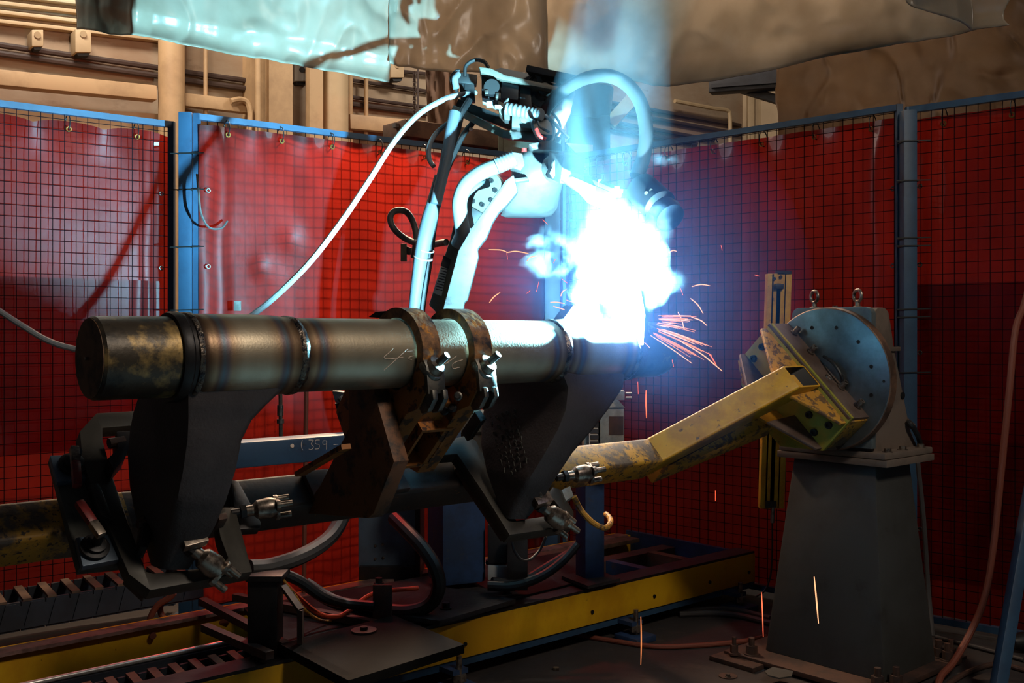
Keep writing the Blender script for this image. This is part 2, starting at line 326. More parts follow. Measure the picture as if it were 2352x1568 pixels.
for x0, y0, x1, y1, lab in [(73, 68, 100, 106, 'small grey electrical box with a dial, left of the larger box'), (173, 66, 210, 120, 'larger tan electrical box on the wall above the conduits'), (898, 138, 928, 178, 'tan junction box at the lower edge of the lit tarp'), (676, 148, 712, 186, 'white box with a black knob in the stanchion recess')]:
    bt = thing('electrical_box', lab, 'electrical box', tuple(onW((x0+x1)/2, y1, .2)))
    mb().prism([onW(x0, y0, .25), onW(x1, y0, .25), onW(x1, y1, .25), onW(x0, y1, .25)], WN*.2).build('enclosure', m_cream if x0 != 676 else m_label, bt, bevel=.01)
    mb().cyl(onW((x0+x1)/2, y0+12, .27), onW((x0+x1)/2, y0+12, .24), .03, n=16).build('dial', m_black if x0 in (676,) else m_cream, bt)
    mb().prism([onW(x0+3, y1, .22), onW(x1-3, y1, .22), onW(x1-6, y1+8, .22), onW(x0+6, y1+8, .22)], WN*.1).build('cable_gland', m_black, bt)
ch = mb()
for k in range(26):
    a = onW(952, 168+k*5.2, .4); ch.torus(a, WD if k % 2 else WN, .02, .006, 8, 5)
tag(ch.build('hanging_chain', m_conduit), 'dark chain hanging beside the brown hanging sheet', 'chain')
vert('wall_pipe', 960, 150, 300, .3, .012, m_conduit, 'thin dark cable hanging beside the chain', 'cable', g)
def sheetY(pts, Y0, Y1, th, name, mat, label, cat):     # pts clockwise from top-left, wavy hanging sheet between depths
    tl, tr, br, bl = pts
    def fn(i, j):
        x = (tl[0]*(1-i)+tr[0]*i)*(1-j)+(bl[0]*(1-i)+br[0]*i)*j; y = (tl[1]*(1-i)+tr[1]*i)*(1-j)+(bl[1]*(1-i)+br[1]*i)*j
        Y = Y0*(1-i)+Y1*i; p = P(x, y, Y); w = noise.noise(V((i*6, j*3, x0 if False else 3.1)))
        return p+V((0, w*.08, 0))
    return tag(mb().grid(fn, 24, 16).build(name, mat, solid=th), label, cat)
sheetY([(975, 120), (1056, 130), (1050, 330), (985, 322)], 8.0, 8.3, .004, 'hanging_brown_sheet', m_strap, 'brown plastic sheet hanging behind the robot, beside the chain', 'sheet')
# cable tray, machine housing and dark column behind the fence, near the corner
t = thing('dusty_duct', 'dusty brown flat duct running behind the fence top, left of the robot', 'duct', tuple(P(1090, 350, 7.6)))
mb().bar(P(905, 300, 7.2), P(1290, 352, 8.2), .3, .12).build('duct_body', m_oldduct, t, bevel=.01)
mb().bar(P(905, 288, 7.15), P(1290, 338, 8.15), .04, .03).build('lip', m_cond, t)
mb().bar(P(930, 320, 7.15), P(1290, 365, 8.15), .04, .05).build('lip', m_conduit, t)
m_dkgreen = M('dark_green_cabinet', (70, 78, 68), .5, c2=(52, 58, 52), sc=5)
x = P(1195, 765, 7.0)
t = thing('green_cabinet', 'dark green machine cabinet behind the fence below the wire feeder', 'cabinet', (x.x, x.y, 0))
mb().wb(x.x-.15, x.x+.30, 6.95, 7.5, 0, P(0, 300, 7).z).build('cabinet_body', m_dkgreen, t, bevel=.01)
mb().wb(x.x-.11, x.x+.10, 6.93, 6.95, 1.5, P(0, 312, 7).z).build('cabinet_door', m_dkgreen, t, bevel=.004)
x = P(1350, 765, 8.0)
t = thing('crane_column', 'tall dark column seen through the blue smoke behind the fence corner', 'column', (x.x, x.y, 0))
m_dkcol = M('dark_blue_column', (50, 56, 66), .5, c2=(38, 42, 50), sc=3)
mb().wb(x.x-.16, x.x+.16, 7.85, 8.15, 0, 3.15).build('column_body', m_dkcol, t, bevel=.01)
mb().lathe([(0, .17), (.25, .2), (.3, .17), (.36, .05)], (x.x, 8.0, 3.13), Z, 20).build('motor_cap', m_dkcol, t)
mb().bar(P(1400, 285, 8), P(1455, 225, 8), .1, .1).build('brace', m_tan2, t, bevel=.005)
mb().prism([P(1301, 328, 7.82), P(1362, 333, 7.82), P(1362, 350, 7.82), P(1322, 350, 7.82)], V((0, .03, 0))).build('side_plate', m_cream, t)
# overhead beam and door area on the right
t = thing('overhead_beam', 'dark steel beam crossing behind the right tarp with an angled brace', 'beam', tuple(P(1740, 230, 9)))
mb().bar(P(1632, 192, 9), P(1900, 172, 8.6), .14, .18).build('beam_web', m_dkcol, t, bevel=.01)
mb().bar(P(1640, 204, 9), P(1900, 185, 8.6), .24, .03).build('flange', m_dkcol, t)
mb().bar(P(1700, 203, 9), P(1795, 232, 8.9), .08, .07).build('brace', m_dkcol, t)
x0 = onW(1706, 765, .0); x1 = V((onW(1706, 765).x+9, onW(1706, 765).y-3, 0)); x0.z = 0
struct(mb().prism([x0, x1, x1+Z*8, x0+Z*8], WN*.2).build('wall_right', m_cream))
t = thing('roller_door_rail', 'cream vertical door track beside the smoky wall conduits', 'rail', tuple(x0))
for k, dx in enumerate((0, .14)): mb().bar(x0+WD*dx-WN*.15, x0+WD*dx-WN*.15+Z*6, .09, .1).build('track_post', m_cream, t, bevel=.008)
a = onW(1630, 248, .2); tag(mb().tube([onW(1550, 232, .2), onW(1640, 249, .2), onW(1668, 253, .2), onW(1676, 266, .2), onW(1677, 330, .2)], .03, 8).build('bent_conduit', m_cream), 'cream conduit bending down at the end of the smoky wall', 'conduit')
tag(mb().tube([onW(530, 232, .3), onW(552, 228, .3), onW(568, 236, .3), onW(575, 262, .3), onW(572, 300, .3)], .03, 8).build('bent_conduit', m_tan2), 'short tan conduit curving down left of the stanchion', 'conduit')
# ---------------------------------------------------------------- curtain fence
def P2(x, y, Y): return P(x, y, Y)
FL0, FL1 = V((-3.2, 4.53, 0)), V((-1.83, 5.57, 0))            # left panel
FM0, FM1 = V((-1.66, 5.46, 0)), V((.32, 6.88, 0))             # middle panel up to the corner
FR0, FR1 = V((.34, 6.88, 0)), V((1.99, 5.33, 0))              # right panel to the second post
FE0, FE1 = V((2.03, 5.30, 0)), V((3.5, 4.05, 0))              # far right panel
def fence_panel(a, b, ztop, label, blue=True):
    d = (b-a).normalized(); n = V((d.y, -d.x, 0)); L = (b-a).length
    t = thing('mesh_fence', label, 'fence', tuple((a+b)/2), 'mesh fences round the weld cell')
    fr = mb(); w = .032
    for z in (.06, ztop): fr.bar(a+Z*z, b+Z*z, w, w)
    for p in (a, b): fr.bar(p+Z*.04, p+Z*(ztop+.016), w, w)
    fr.build('panel_frame', m_blue, t)
    me = mb(); k = 1; st = .056
    while k*st < L: me.bar(a+d*k*st+Z*.06, a+d*k*st+Z*ztop, .003, .003, up=n); k += 1
    k = 1
    while .06+k*st < ztop: me.bar(a+Z*(.06+k*st), b+Z*(.06+k*st), .003, .003); k += 1
    me.build('wire_mesh', m_wire, t)
    return t
def curtain(a, b, z0, z1, mat, label, off=.03, seed=0, grom=8, sag=.018, sides=True, dents=()):
    d = (b-a).normalized(); n = V((d.y, -d.x, 0)); L = (b-a).length
    t = thing('welding_curtain', label, 'curtain', tuple((a+b)/2+n*off+Z*z0), 'red welding curtains')
    gs = [(k+.5)/grom for k in range(grom)]
    def fn(i, j):
        s, z = i*L, z0+(z1-z0)*j
        near = min(abs(i-q) for q in gs)*grom*2          # 0 at a grommet .. 1 between
        top = max(0, 1-(z1-z)/.22)
        z -= sag*(near**2)*top
        o = .014*noise.noise(V((s*1.1, z*.7, seed)))+.006*noise.noise(V((s*5, z*1.2, seed+4)))
        if sides: o += top**1.5*.02*math.cos(near*math.pi)*-1
        bot = max(0, 1-(z-z0)/.25); o += bot*.022*noise.noise(V((s*4, z*6, seed+9)))
        ed = min(i, 1-i)*L
        if ed < .16: o += .012*math.sin((.16-ed)*34+1.3*noise.noise(V((z*2, seed, 0))))
        for (ds, dz, r, dp) in dents:
            q = math.hypot(s-ds, (z-dz)*.8)/r
            if q < 1: o -= dp*(1-q)**1.6
        return a+d*s+n*(off+o)+Z*z
    mb().grid(fn, 110, 90).build('vinyl_sheet', mat, t)
    for q in gs if sides else ():
        p = a+d*q*L+n*(off+.014)+Z*(z1-.045)
        mb().torus(p, n, .011, .004, 12, 6).build('grommet', m_brass, t)
        mb().torus(p+Z*.035-n*.02, d, .045, .0028, 12, 5).build('cable_tie', m_tie, t)
    if sides:
        for s in (0, 1):
            for z in (.5, .95, 1.4, 1.85, 2.25):
                if z < z0 or z > z1-.1: continue
                p = a+d*(.045 if s == 0 else L-.045)+n*(off+.016)+Z*z
                mb().torus(p, n, .010, .0035, 12, 6).build('grommet', m_chrome, t)
    return t
fence_panel(FL0, FL1, 2.62, 'blue framed wire mesh panel at the far left of the fence')
fence_panel(FM0, FM1, 2.64, 'long blue framed mesh panel from the bright blue post to the fence corner')
fence_panel(FR0, FR1, 2.66, 'blue framed mesh panel between the fence corner and the right blue post')
fence_panel(FE0, FE1, 2.64, 'blue framed mesh panel right of the right blue post')
curtain(FL0, FL1, .07, 2.585, m_curt2, 'glossy red vinyl welding curtain at the far left with scalloped top edge', seed=1, grom=5, sag=.03, off=-.045)
curtain(FL0, FL1-(FL1-FL0)*.03, .9, 1.78, m_curt2, 'shiny lower patch sheet lapped over the far left red curtain', off=-.03, seed=2, grom=5, sides=False, sag=.0)
curtain(FM0, FM1, .07, 2.60, m_curt, 'dented red vinyl welding curtain right of the bright blue post, behind the pipe', seed=3, grom=8, sag=.01,
        dents=[(.38, 1.88, .34, .018), (.52, 2.02, .12, .016), (.34, 1.86, .07, .014)])
curtain(FR0, FR1, .07, 2.62, m_curt, 'dark red vinyl welding curtain behind the smoke, left of the right blue post', off=-.045, seed=5, grom=7, sag=.008)
curtain(FE0, FE1, .07, 2.60, m_curt, 'red vinyl welding curtain right of the right blue post', off=-.045, seed=6, grom=6, sag=.01)
curtain(FE0, FE1, .25, 1.75, m_curt, 'lower red vinyl sheet lapped over the curtain right of the right post', off=-.025, seed=7, grom=6, sides=False, sag=0)
def post(p, h, label, w=.068, tz=(), m=m_blue):
    d = FM1-FM0; d = d.normalized(); t = thing('fence_post', label, 'post', tuple(p), 'blue fence posts')
    mb().bar(p, p+Z*h, w, w, up=V((0, 1, 0))).build('post_tube', m, t, bevel=.006)
    mb().bar(p, p+Z*.012, .16, .16, up=V((0, 1, 0))).build('base_plate', m, t, bevel=.003)
    for z in tz:
        q = mb()
        for sx in (-1, 1): q.bar(p+V((sx*w*.54, -w*.54, z)), p+V((sx*w*.54, w*.54, z)), .006, .006)
        q.bar(p+V((-w*1.1, -w*.54, z)), p+V((w*1.5, -w*.54, z+.004)), .005, .006); q.build('tie_strap', m_tie, t)
    return t
pp = V((-1.715, 5.46, 0)); pp2 = V((2.015, 5.27, 0)); pc = V((.26, 6.7, 0))
post(pp, 2.66, 'bright blue square fence post left of the centre', tz=(2.44, 2.25, 1.95, 1.62, 1.2, .9))
post(pp2, 2.63, 'blue square fence post right, behind the positioner', tz=(2.47, 2.27, 1.98, 1.94, 1.62, 1.58, 1.3))
post(pc, 2.6, 'shadowed blue corner post behind the robot', w=.1, m=m_dkcol)  # shade put into its colour, darker than the other posts
# leaning blue brace at the right edge
p0, p1 = P(2285, 1600, 4.1), P(2372, 1100, 4.5)
tag(mb().bar(V((p0.x-.004, p0.y, 0.0)), p1+(p1-p0)*.9, .05, .05, up=V((0, 1, 0))).build('leaning_brace', m_blue, bevel=.005), 'bright blue square tube leaning at the right edge', 'brace')
t = thing('curtain_tag', 'small white tag stuck near the top of the far left curtain', 'tag', tuple(P(360, 331, 5.4)))
mb().wb(P(354, 0, 5.4).x, P(365, 0, 5.4).x, 5.40, 5.403, P(0, 334, 5.4).z, P(0, 327, 5.4).z).build('tag_plate', m_label, t)
t = thing('curtain_tag', 'small grey clip on the middle curtain left of the white wire hose', 'clip', tuple(P(539, 714, 5.5)))
mb().wb(P(530, 0, 5.4).x, P(546, 0, 5.4).x, 5.46, 5.47, P(0, 713, 5.4).z, P(0, 690, 5.4).z).build('clip_plate', m_galv, t, bevel=.002)
tag(mb().tube([P(452, 400, 5.35), P(456, 440, 5.32), P(462, 490, 5.32), P(480, 522, 5.35), P(508, 524, 5.4), P(522, 508, 5.45)], .006, 6).build('loose_cord', m_hose), 'thin grey cord dangling in front of the middle curtain beside the blue post', 'cord')
# ---------------------------------------------------------------- hood tarps
def tarp(pts_top, pts_bot, name, mat, label, seed, group=None, amp=.05, nu=140, nv=46, fold=.0):
    """pts: list of (x,y,Y) along top and bottom edges, left to right"""
    def ev(ps, i):
        q = i*(len(ps)-1); k = min(int(q), len(ps)-2); f = q-k; a, b = ps[k], ps[k+1]
        return P(*a).lerp(P(*b), f)
    def fn(i, j):
        a, b = ev(pts_top, i), ev(pts_bot, i); p = a.lerp(b, j)
        s = p.x*2; w = amp*noise.noise(V((s*1.2, p.z*1.3, seed)))+amp*.45*noise.noise(V((s*3.3+p.z, p.z*4, seed+3)))+amp*.2*noise.noise(V((s*8, p.z*9, seed+5)))
        r = noise.noise(V((s*2.2, p.z*2.6, seed+8))); w += -amp*.5*(1-abs(r))**8
        if j > .82: w += -fold*math.sin((j-.82)/.18*math.pi)
        return p+V((.3*w, -w, 0))
    o = mb().grid(fn, nu, nv).build(name, mat, solid=.004, ang=80); return tag(o, label, 'tarp', group)
G = 'vinyl hood tarps over the weld cell'
tarp([(165, -260, 5.6), (310, -230, 4.9), (500, -200, 5.2), (800, -160, 5.5), (930, -140, 5.66)],
     [(175, 64, 5.5), (225, 72, 5.2), (305, 80, 4.85), (345, 87, 4.95), (420, 104, 5.05), (520, 125, 5.2), (600, 132, 5.3), (700, 150, 5.45), (800, 168, 5.5), (896, 187, 5.6)],
     'hood_tarp', m_tarp, 'cyan lit white vinyl tarp hanging at the upper left', 2, G, fold=.03)
tarp([(896, -200, 5.65), (1000, -180, 5.7), (1120, -170, 5.8), (1262, -150, 5.9)],
     [(894, 146, 5.6), (950, 154, 5.65), (1050, 165, 5.7), (1150, 172, 5.8), (1262, 170, 5.9)], 'hood_tarp', m_tarp, 'tarp strip hanging above the wire feeder, lit left part and dark right part', 11, G, amp=.06, nu=60)
tarp([(1252, -150, 6.25), (1600, -200, 5.7), (2000, -280, 5.1), (2360, -330, 4.55)],
     [(1252, 172, 6.2), (1400, 182, 6.0), (1540, 196, 5.8), (1640, 186, 5.65), (1800, 155, 5.4), (1900, 130, 5.25), (2050, 103, 5.05), (2180, 84, 4.85), (2260, 62, 4.7), (2338, 50, 4.6)],
     'hood_tarp', m_tarp, 'grey brown vinyl tarp hanging at the upper right with shiny folded hem', 23, G, fold=.05)
tarp([(2000, -120, 4.6), (2100, -130, 4.55), (2200, -140, 4.5), (2236, -140, 4.45)], [(2100, -2, 4.55), (2160, 22, 4.5), (2210, 45, 4.45), (2243, 68, 4.4)], 'hood_tarp_flap', m_tarp, 'pale green lit corner flap over the upper right tarp', 31, amp=.07, nu=40, nv=20)
tarp([(1788, 60, 7.0), (1950, 30, 6.8), (2150, 10, 6.5), (2420, -40, 6.2)], [(1788, 320, 7.0), (1950, 300, 6.8), (2150, 275, 6.5), (2420, 250, 6.2)], 'hanging_sheet', m_tarpbr, 'brown translucent plastic sheet hanging behind the right fence', 41, amp=.05, nu=80, nv=40)
# ---------------------------------------------------------------- robot track
t = thing('robot_track', 'long low robot track with yellow side beam, rails and drag chain troughs', 'track', tuple(UV(-1.4, 1.45, 0)))
UL, UR = -4.6, .76
mb().bx(UL, UR, .945, .965, .105, .262).build('yellow_side_plate', m_yelrail, t, bevel=.003)
mb().bx(UL, UR, .95, 1.07, .255, .275).build('top_flange', m_darkst, t)
mb().bx(UL, UR, .955, 1.06, .07, .105).build('blue_sill', m_blue, t)
mb().bx(UL, UR, 1.0, 1.04, .1, .255).build('inner_web', m_dblue, t)
mb().bx(UL, UR, 1.86, 1.9, .1, .235).build('rear_web', m_yelrail, t)
mb().bx(UL, UR-.1, 1.82, 1.90, .235, .25).build('rear_flange', m_pink, t)
mb().bx(UL, UR-.1, 1.905, 1.93, .225, .245).build('rear_yellow_edge', m_yelrail, t)
mb().cyl(UV(UL, 1.675, .155), UV(-2.0, 1.675, .155), .011, n=20).build('polished_rail', m_rail, t)
mb().bx(UL, UR-.1, 1.655, 1.695, .11, .143).build('rail_support', m_dkcol, t)
mb().bx(UL, UR-.1, 1.1, 1.13, .12, .20).build('inner_rail', m_dblue, t)
mb().bx(-.75, UR, 1.04, 1.86, .09, .11).build('blue_pan', m_blue, t)
mb().bx(-.75, UR, 1.5, 1.6, .11, .215).build('centre_rail', m_rust, t)
mb().bx(-.75, UR-.1, 1.72, 1.82, .22, .245).build('rail_cap', m_oldduct, t, bevel=.004)
mb().bx(UR-.03, UR, .95, 1.9, .08, .26).build('end_plate', m_dblue, t)
for u in (-.35, .15, .5): mb().bx(u-.02, u+.04, 1.06, 1.5, .11, .22).build('cross_member', m_dblue if u < .3 else m_oldduct, t)
bs = mb()
for u in (-3.1, -2.5, -1.9, -1.33, -.55, -.1, .35, .7):
    mb().cyl(UV(u, .938, .165), UV(u, .947, .165), .009, n=10).build('side_bolt', m_hole, t)
for u in (-2.4, -1.42, -.32, .52):
    ft = mb().bx(u-.07, u+.07, .80, .95, 0, .03).build('levelling_foot', m_dblue, t, bevel=.004)
    mb().cyl(UV(u, .87, .03), UV(u, .87, .15), .012, n=10).cyl(UV(u, .87, .045), UV(u, .87, .075), .032, n=6).build('jack_bolt', m_zinc, ft)
    mb().bx(u-.04, u+.04, .86, .955, .075, .095).build('jack_bracket', m_dblue, ft)
# drag chain in trough (front left) and large drag chain behind
def dragchain(name, u0, u1, v0, v1, z0, z1, step, label, mat1, mat2):
    t = thing(name, label, 'cable chain', tuple(UV((u0+u1)/2, (v0+v1)/2, z0)))
    n = int((u1-u0)/step)
    for k in range(n):
        u = u0+k*step
        mb().bx(u+.004, u+step-.002, v1-.014, v1, z0, z1-.01).build('side_link', mat1, t)
        l = mb(); l.bx(u+.004, u+step-.002, v0, v0+.014, z0, z1-.01)
        l.prism([UV(u+step*.1, v0-.004, z0+.01), UV(u+step*1.1, v0-.004, z0+.01), UV(u+step*1.1, v0-.004, z1-.03), UV(u+step*.8, v0-.004, z1-.015), UV(u+step*.4, v0-.004, z1-.015)], -B*.005)
        l.build('link_plate', mat1, t)
        mb().prism([UV(u+.01, v0, z1-.012), UV(u+.045, v0, z1-.012), UV(u+.045+step*.35, v1, z1-.012), UV(u+.01+step*.35, v1, z1-.012)], Z*.012).build('cross_bar', mat2, t)
    return t
pz = onV(0, 1345, 2.15)
dragchain('drag_chain', -3.7, -2.03, 2.02, 2.28, .27, .40, .098, 'large black drag chain with open crossbars at the lower left, behind the track', m_dkcol, m_oldduct)
dragchain('drag_chain', -3.2, -1.85, 1.32, 1.54, .09, .16, .085, 'dark drag chain lying in the track trough beside the yellow side beam', m_dkcol, m_oldduct)
# platform, plates, angle strips
t = thing('robot_carriage', 'dusty dark carriage platform on the track carrying the robot pedestal', 'platform', tuple(UV(-1.1, 1.4, .26)))
mb().prism([onZ(655, 1505, .285), onZ(1390, 1320, .285), onZ(1330, 1260, .285), onZ(560, 1395, .285)], Z*-.02).build('deck_plate', m_platform, t, bevel=.003)
mb().prism([onZ(850, 1400, .31), onZ(1010, 1425, .31), onZ(1185, 1375, .31), onZ(1010, 1345, .31)], Z*-.022).build('pedestal_plate', m_platform, t, bevel=.003)
for q in [((465, 1380), (800, 1560)), ((540, 1370), (900, 1440)), ((470, 1440), (620, 1505))]:
    mb().bar(onZ(*q[0], .31), onZ(*q[1], .31), .035, .03).build('rusty_strip', m_rust, t)
for x, y in [(1163, 1364), (1024, 1398), (870, 1340), (1098, 1300)]: mb().hexb(onZ(x, y, .31), Z, .018, .028).build('anchor_bolt', m_darkst, t)
t = thing('step_plate', 'square black steel plate overhanging the yellow track beam, front', 'plate', tuple(onZ(860, 1480, .32)))
mb().prism([onZ(1067, 1479, .325), onZ(800, 1562, .325), onZ(642, 1478, .325), onZ(905, 1412, .325)], Z*-.035).build('plate', m_plate, t, bevel=.003)
mb().cyl(onZ(836, 1450, .325), onZ(836, 1450, .325)+Z*.008, .05, n=32).build('pivot_disc', m_rust, t); mb().cyl(onZ(836, 1450, .325)+Z*.008, onZ(836, 1450, .325)+Z*.02, .015, n=12).build('pivot_nut', m_rust, t)
# cable guide plate, small posts
def vplate(name, x0, x1, yt, yb, zb, m, label, cat, depth=.05, bevel=.003):
    b = onZ((x0+x1)/2, yb, zb); Y = b.y; return tag(mb().wb(P(x0, 0, Y).x, P(x1, 0, Y).x, Y, Y+depth, zb, P(0, yt, Y).z).build(name, m, bevel=bevel), label, cat)
vplate('cable_guide_plate', 856, 900, 1343, 1421, .31, m_rust, 'small upright rusty plate holding the big black hose on the deck', 'bracket', .012)
vplate('support_post', 1165, 1212, 1232, 1356, .31, m_darkst, 'dark flat support post under the right fixture frame', 'post', .05)
t = thing('tool_stand', 'black square stand post on the track below the left fixture frame', 'post', tuple(onZ(600, 1492, .3)))
b = onZ(600, 1492, .3); Y = b.y
mb().wb(P(568, 0, Y).x, P(636, 0, Y).x, Y, Y+.11, .285, P(0, 1332, Y).z).build('stand_tube', m_darkst, t, bevel=.004)
mb().wb(P(566, 0, Y).x, P(650, 0, Y).x, Y-.02, Y+.13, P(0, 1334, Y).z, P(0, 1320, Y).z).build('stand_top', m_darkst, t, bevel=.004)
mb().bar(P(650, 1345, Y+.05), P(690, 1400, Y), .03, .012).bar(P(690, 1400, Y), V((P(690, 0, Y).x, Y, .3)), .03, .02).build('stand_bracket', m_rust, t)
# blue columns, boxes behind the pipe
b = onZ(1042, 1385, .31); RB = b
t = thing('robot_pedestal', 'wide blue square pedestal column with rounded edges on the carriage', 'pedestal', tuple(b))
Y = 4.83; ang = .42
x0, x1 = P(970, 0, Y).x, P(1116, 0, Y).x; cx, cy = (x0+x1)/2, Y+.17
ax, ay = V((math.cos(ang), math.sin(ang), 0)), V((-math.sin(ang), math.cos(ang), 0)); hw = (x1-x0)/2/(math.cos(ang)+math.sin(ang))
mb().box((cx, cy, .31+(P(0, 1100, Y).z-.31)/2), (ax, ay, Z), (hw, hw, (P(0, 1100, Y).z-.31)/2)).build('column', m_dblue, t, bevel=.025)
PT = V((cx, cy, P(0, 1100, Y).z))
b = onZ(1358, 1330, .3)
t = thing('blue_column', 'narrow blue square column right of the robot pedestal', 'column', tuple(b)); Y = b.y
x0, x1 = P(1324, 0, Y).x, P(1390, 0, Y).x
mb().box(((x0+x1)/2, Y+.06, .3+.42), (ax, ay, Z), ((x1-x0)/2/(math.cos(ang)+math.sin(ang)),)*2+(.42,)).build('column', m_dblue, t, bevel=.006)
mb().prism([onZ(1290, 1322, .305), onZ(1350, 1345, .305), onZ(1425, 1328, .305), onZ(1365, 1305, .305)], Z*-.015).build('base_plate', m_platform, t)
b = onZ(1265, 1283, .12); tag(mb().wb(P(1250, 0, b.y).x, P(1281, 0, b.y).x, b.y, b.y+.07, .0, .6).build('back_column', m_blue, bevel=.004), 'thin blue post standing behind the track between the two fixture frames', 'post')
t = thing('power_unit', 'galvanised box with warning labels behind the right hub arm', 'electrical box', tuple(P(1390, 1060, 4.9)))
Y = 4.9
mb().wb(P(1372, 0, Y).x, P(1434, 0, Y).x, Y, Y+.16, P(0, 1060, Y).z, P(0, 938, Y).z).build('enclosure', m_galv, t, bevel=.004)
mb().wb(P(1342, 0, Y).x, P(1373, 0, Y).x, Y+.03, Y+.16, P(0, 1060, Y).z, P(0, 945, Y).z).build('side_box', m_galv, t, bevel=.004)
mb().loft([[P(1370, 936, Y-.01), P(1436, 936, Y-.01), P(1436, 936, Y+.17), P(1370, 936, Y+.17)], [P(1385, 918, Y+.03), P(1420, 918, Y+.03), P(1420, 918, Y+.12), P(1385, 918, Y+.12)]]).build('sloped_cap', m_galv, t, bevel=.003)
mb().wb(P(1403, 0, Y).x, P(1437, 0, Y).x, Y+.04, Y+.1, P(0, 920, Y).z, P(0, 898, Y).z).build('connector', m_galv, t, bevel=.004)
for k in (0, 1): mb().cyl(P(1437, 903+k*10, Y+.06), P(1451, 903+k*10, Y+.06), .005, n=8).build('pin', m_zinc, t)
lb = mb().wb(P(1399, 0, Y).x, P(1432, 0, Y).x, Y-.003, Y, P(0, 998, Y).z, P(0, 956, Y).z).build('dark_label', m_rust, t)
lb = mb().wb(P(1353, 0, Y).x, P(1378, 0, Y).x, Y+.0, Y+.028, P(0, 1060, Y).z, P(0, 962, Y).z).build('white_label', m_label, t)
for k in range(6): mb().wb(P(1356, 0, Y).x, P(1375, 0, Y).x, Y-.004, Y-.001, P(0, 981+k*14, Y).z, P(0, 971+k*14, Y).z).build('label_line', m_ink, lb)
mb().wb(P(1355, 0, Y).x, P(1376, 0, Y).x, Y-.004, Y-.001, P(0, 968, Y).z, P(0, 963, Y).z).build('label_line', m_redink, lb, label='red warning strip')
t = thing('steel_cover_plate', 'blue grey sheet steel cabinet behind the black hose, left of the pedestal', 'cabinet', tuple(onZ(890, 1325, .2)))
Y = 5.3
mb().wb(P(823, 0, Y).x, P(966, 0, Y).x, Y, Y+.25, P(0, 1305, Y).z, P(0, 1150, Y).z).build('cover', m_bluegrey, t, bevel=.004)
mb().wb(P(826, 0, Y).x, P(966, 0, Y).x, Y-.03, Y+.25, P(0, 1333, Y).z, P(0, 1298, Y).z).build('base_angle', m_darkst, t, bevel=.004)
mb().wb(P(955, 0, Y).x, P(966, 0, Y).x, Y-.03, Y, P(0, 1300, Y).z, P(0, 1150, Y).z).build('edge_strip', m_darkst, t)
for x, y in [(862, 1253), (879, 1250), (862, 1283), (880, 1281)]: mb().lathe([(0, .008), (.006, .005)], P(x, y, Y), (0, -1, 0), 10).build('rivet', m_zinc, t)
t = thing('servo_motor', 'black servo motor with a white flange beside the pedestal', 'motor', tuple(onZ(1143, 1330, .3)))
Y = 4.9
mb().wb(P(1120, 0, Y).x, P(1166, 0, Y).x, Y, Y+.1, P(0, 1295, Y).z, P(0, 1205, Y).z).build('motor_body', m_black, t, bevel=.008)
mb().wb(P(1120, 0, Y).x, P(1166, 0, Y).x, Y-.01, Y+.1, P(0, 1332, Y).z, P(0, 1298, Y).z).build('flange', m_grey, t, bevel=.008)
mb().cyl(P(1130, 1295, Y+.05), P(1130, 1285, Y+.05), .03, n=16).build('terminal_cap', m_black, t)
# blue rail with chalk writing
t = thing('blue_cross_rail', 'blue box rail with chalked number 359 running behind the pipe', 'beam', tuple(onV(700, 1040, .75)))
a, b = onV(500, 1042, .62), onV(1060, 985, .62); za = (a.z+b.z)/2
ua, ub = cu(a), cu(b); zt = onV(700, 1005, .62).z; zb = onV(700, 1062, .62).z
mb().bx(ua, ub, .62, .72, zb, zt).build('rail_body', m_blue, t, bevel=.008)
def digit(ch, x, y, s):
    D = {'1': [[(0, 0), (-.1, 1)]], '3': [[(0, 0), (.5, .05), (.25, .42), (.5, .7), (.3, 1), (0, .95)]], '5': [[(.5, 0), (.1, .03), (.08, .4), (.45, .5), (.4, .9), (0, .95)]], '9': [[(.45, .1), (.1, .1), (.1, .45), (.45, .4), (.45, .1), (.45, 1)]], '-': [[(0, .5), (.5, .45)]], '/': [[(.1, 0), (0, .5), (.1, 1), (.2, 1.05)]]}
    return [[(x+p[0]*s, y+p[1]*s) for p in st] for st in D[ch]]
for ch, x in zip('/359-', (692, 709, 723, 740, 766)):
    for st in digit(ch, x, 1010, 22): mb().tube([onV(px, py, .6195) for px, py in st], .0011, 5, 3).build('chalk_mark', m_chalk, t, label='chalk number stroke')
mb().lathe([(0, .008), (.003, .006)], onV(671, 1024, .62), -B, 10).build('chalk_mark', m_chalk, t)
tag(mb().prism([P(985, 1043, 4.0), P(1045, 1038, 4.2), P(1052, 1062, 4.2), P(992, 1070, 4.0)], V((0, .2, .0))).build('grey_end_plate', m_galv, bevel=.004), 'small grey steel plate showing between the orange bracket and the right frame', 'plate')
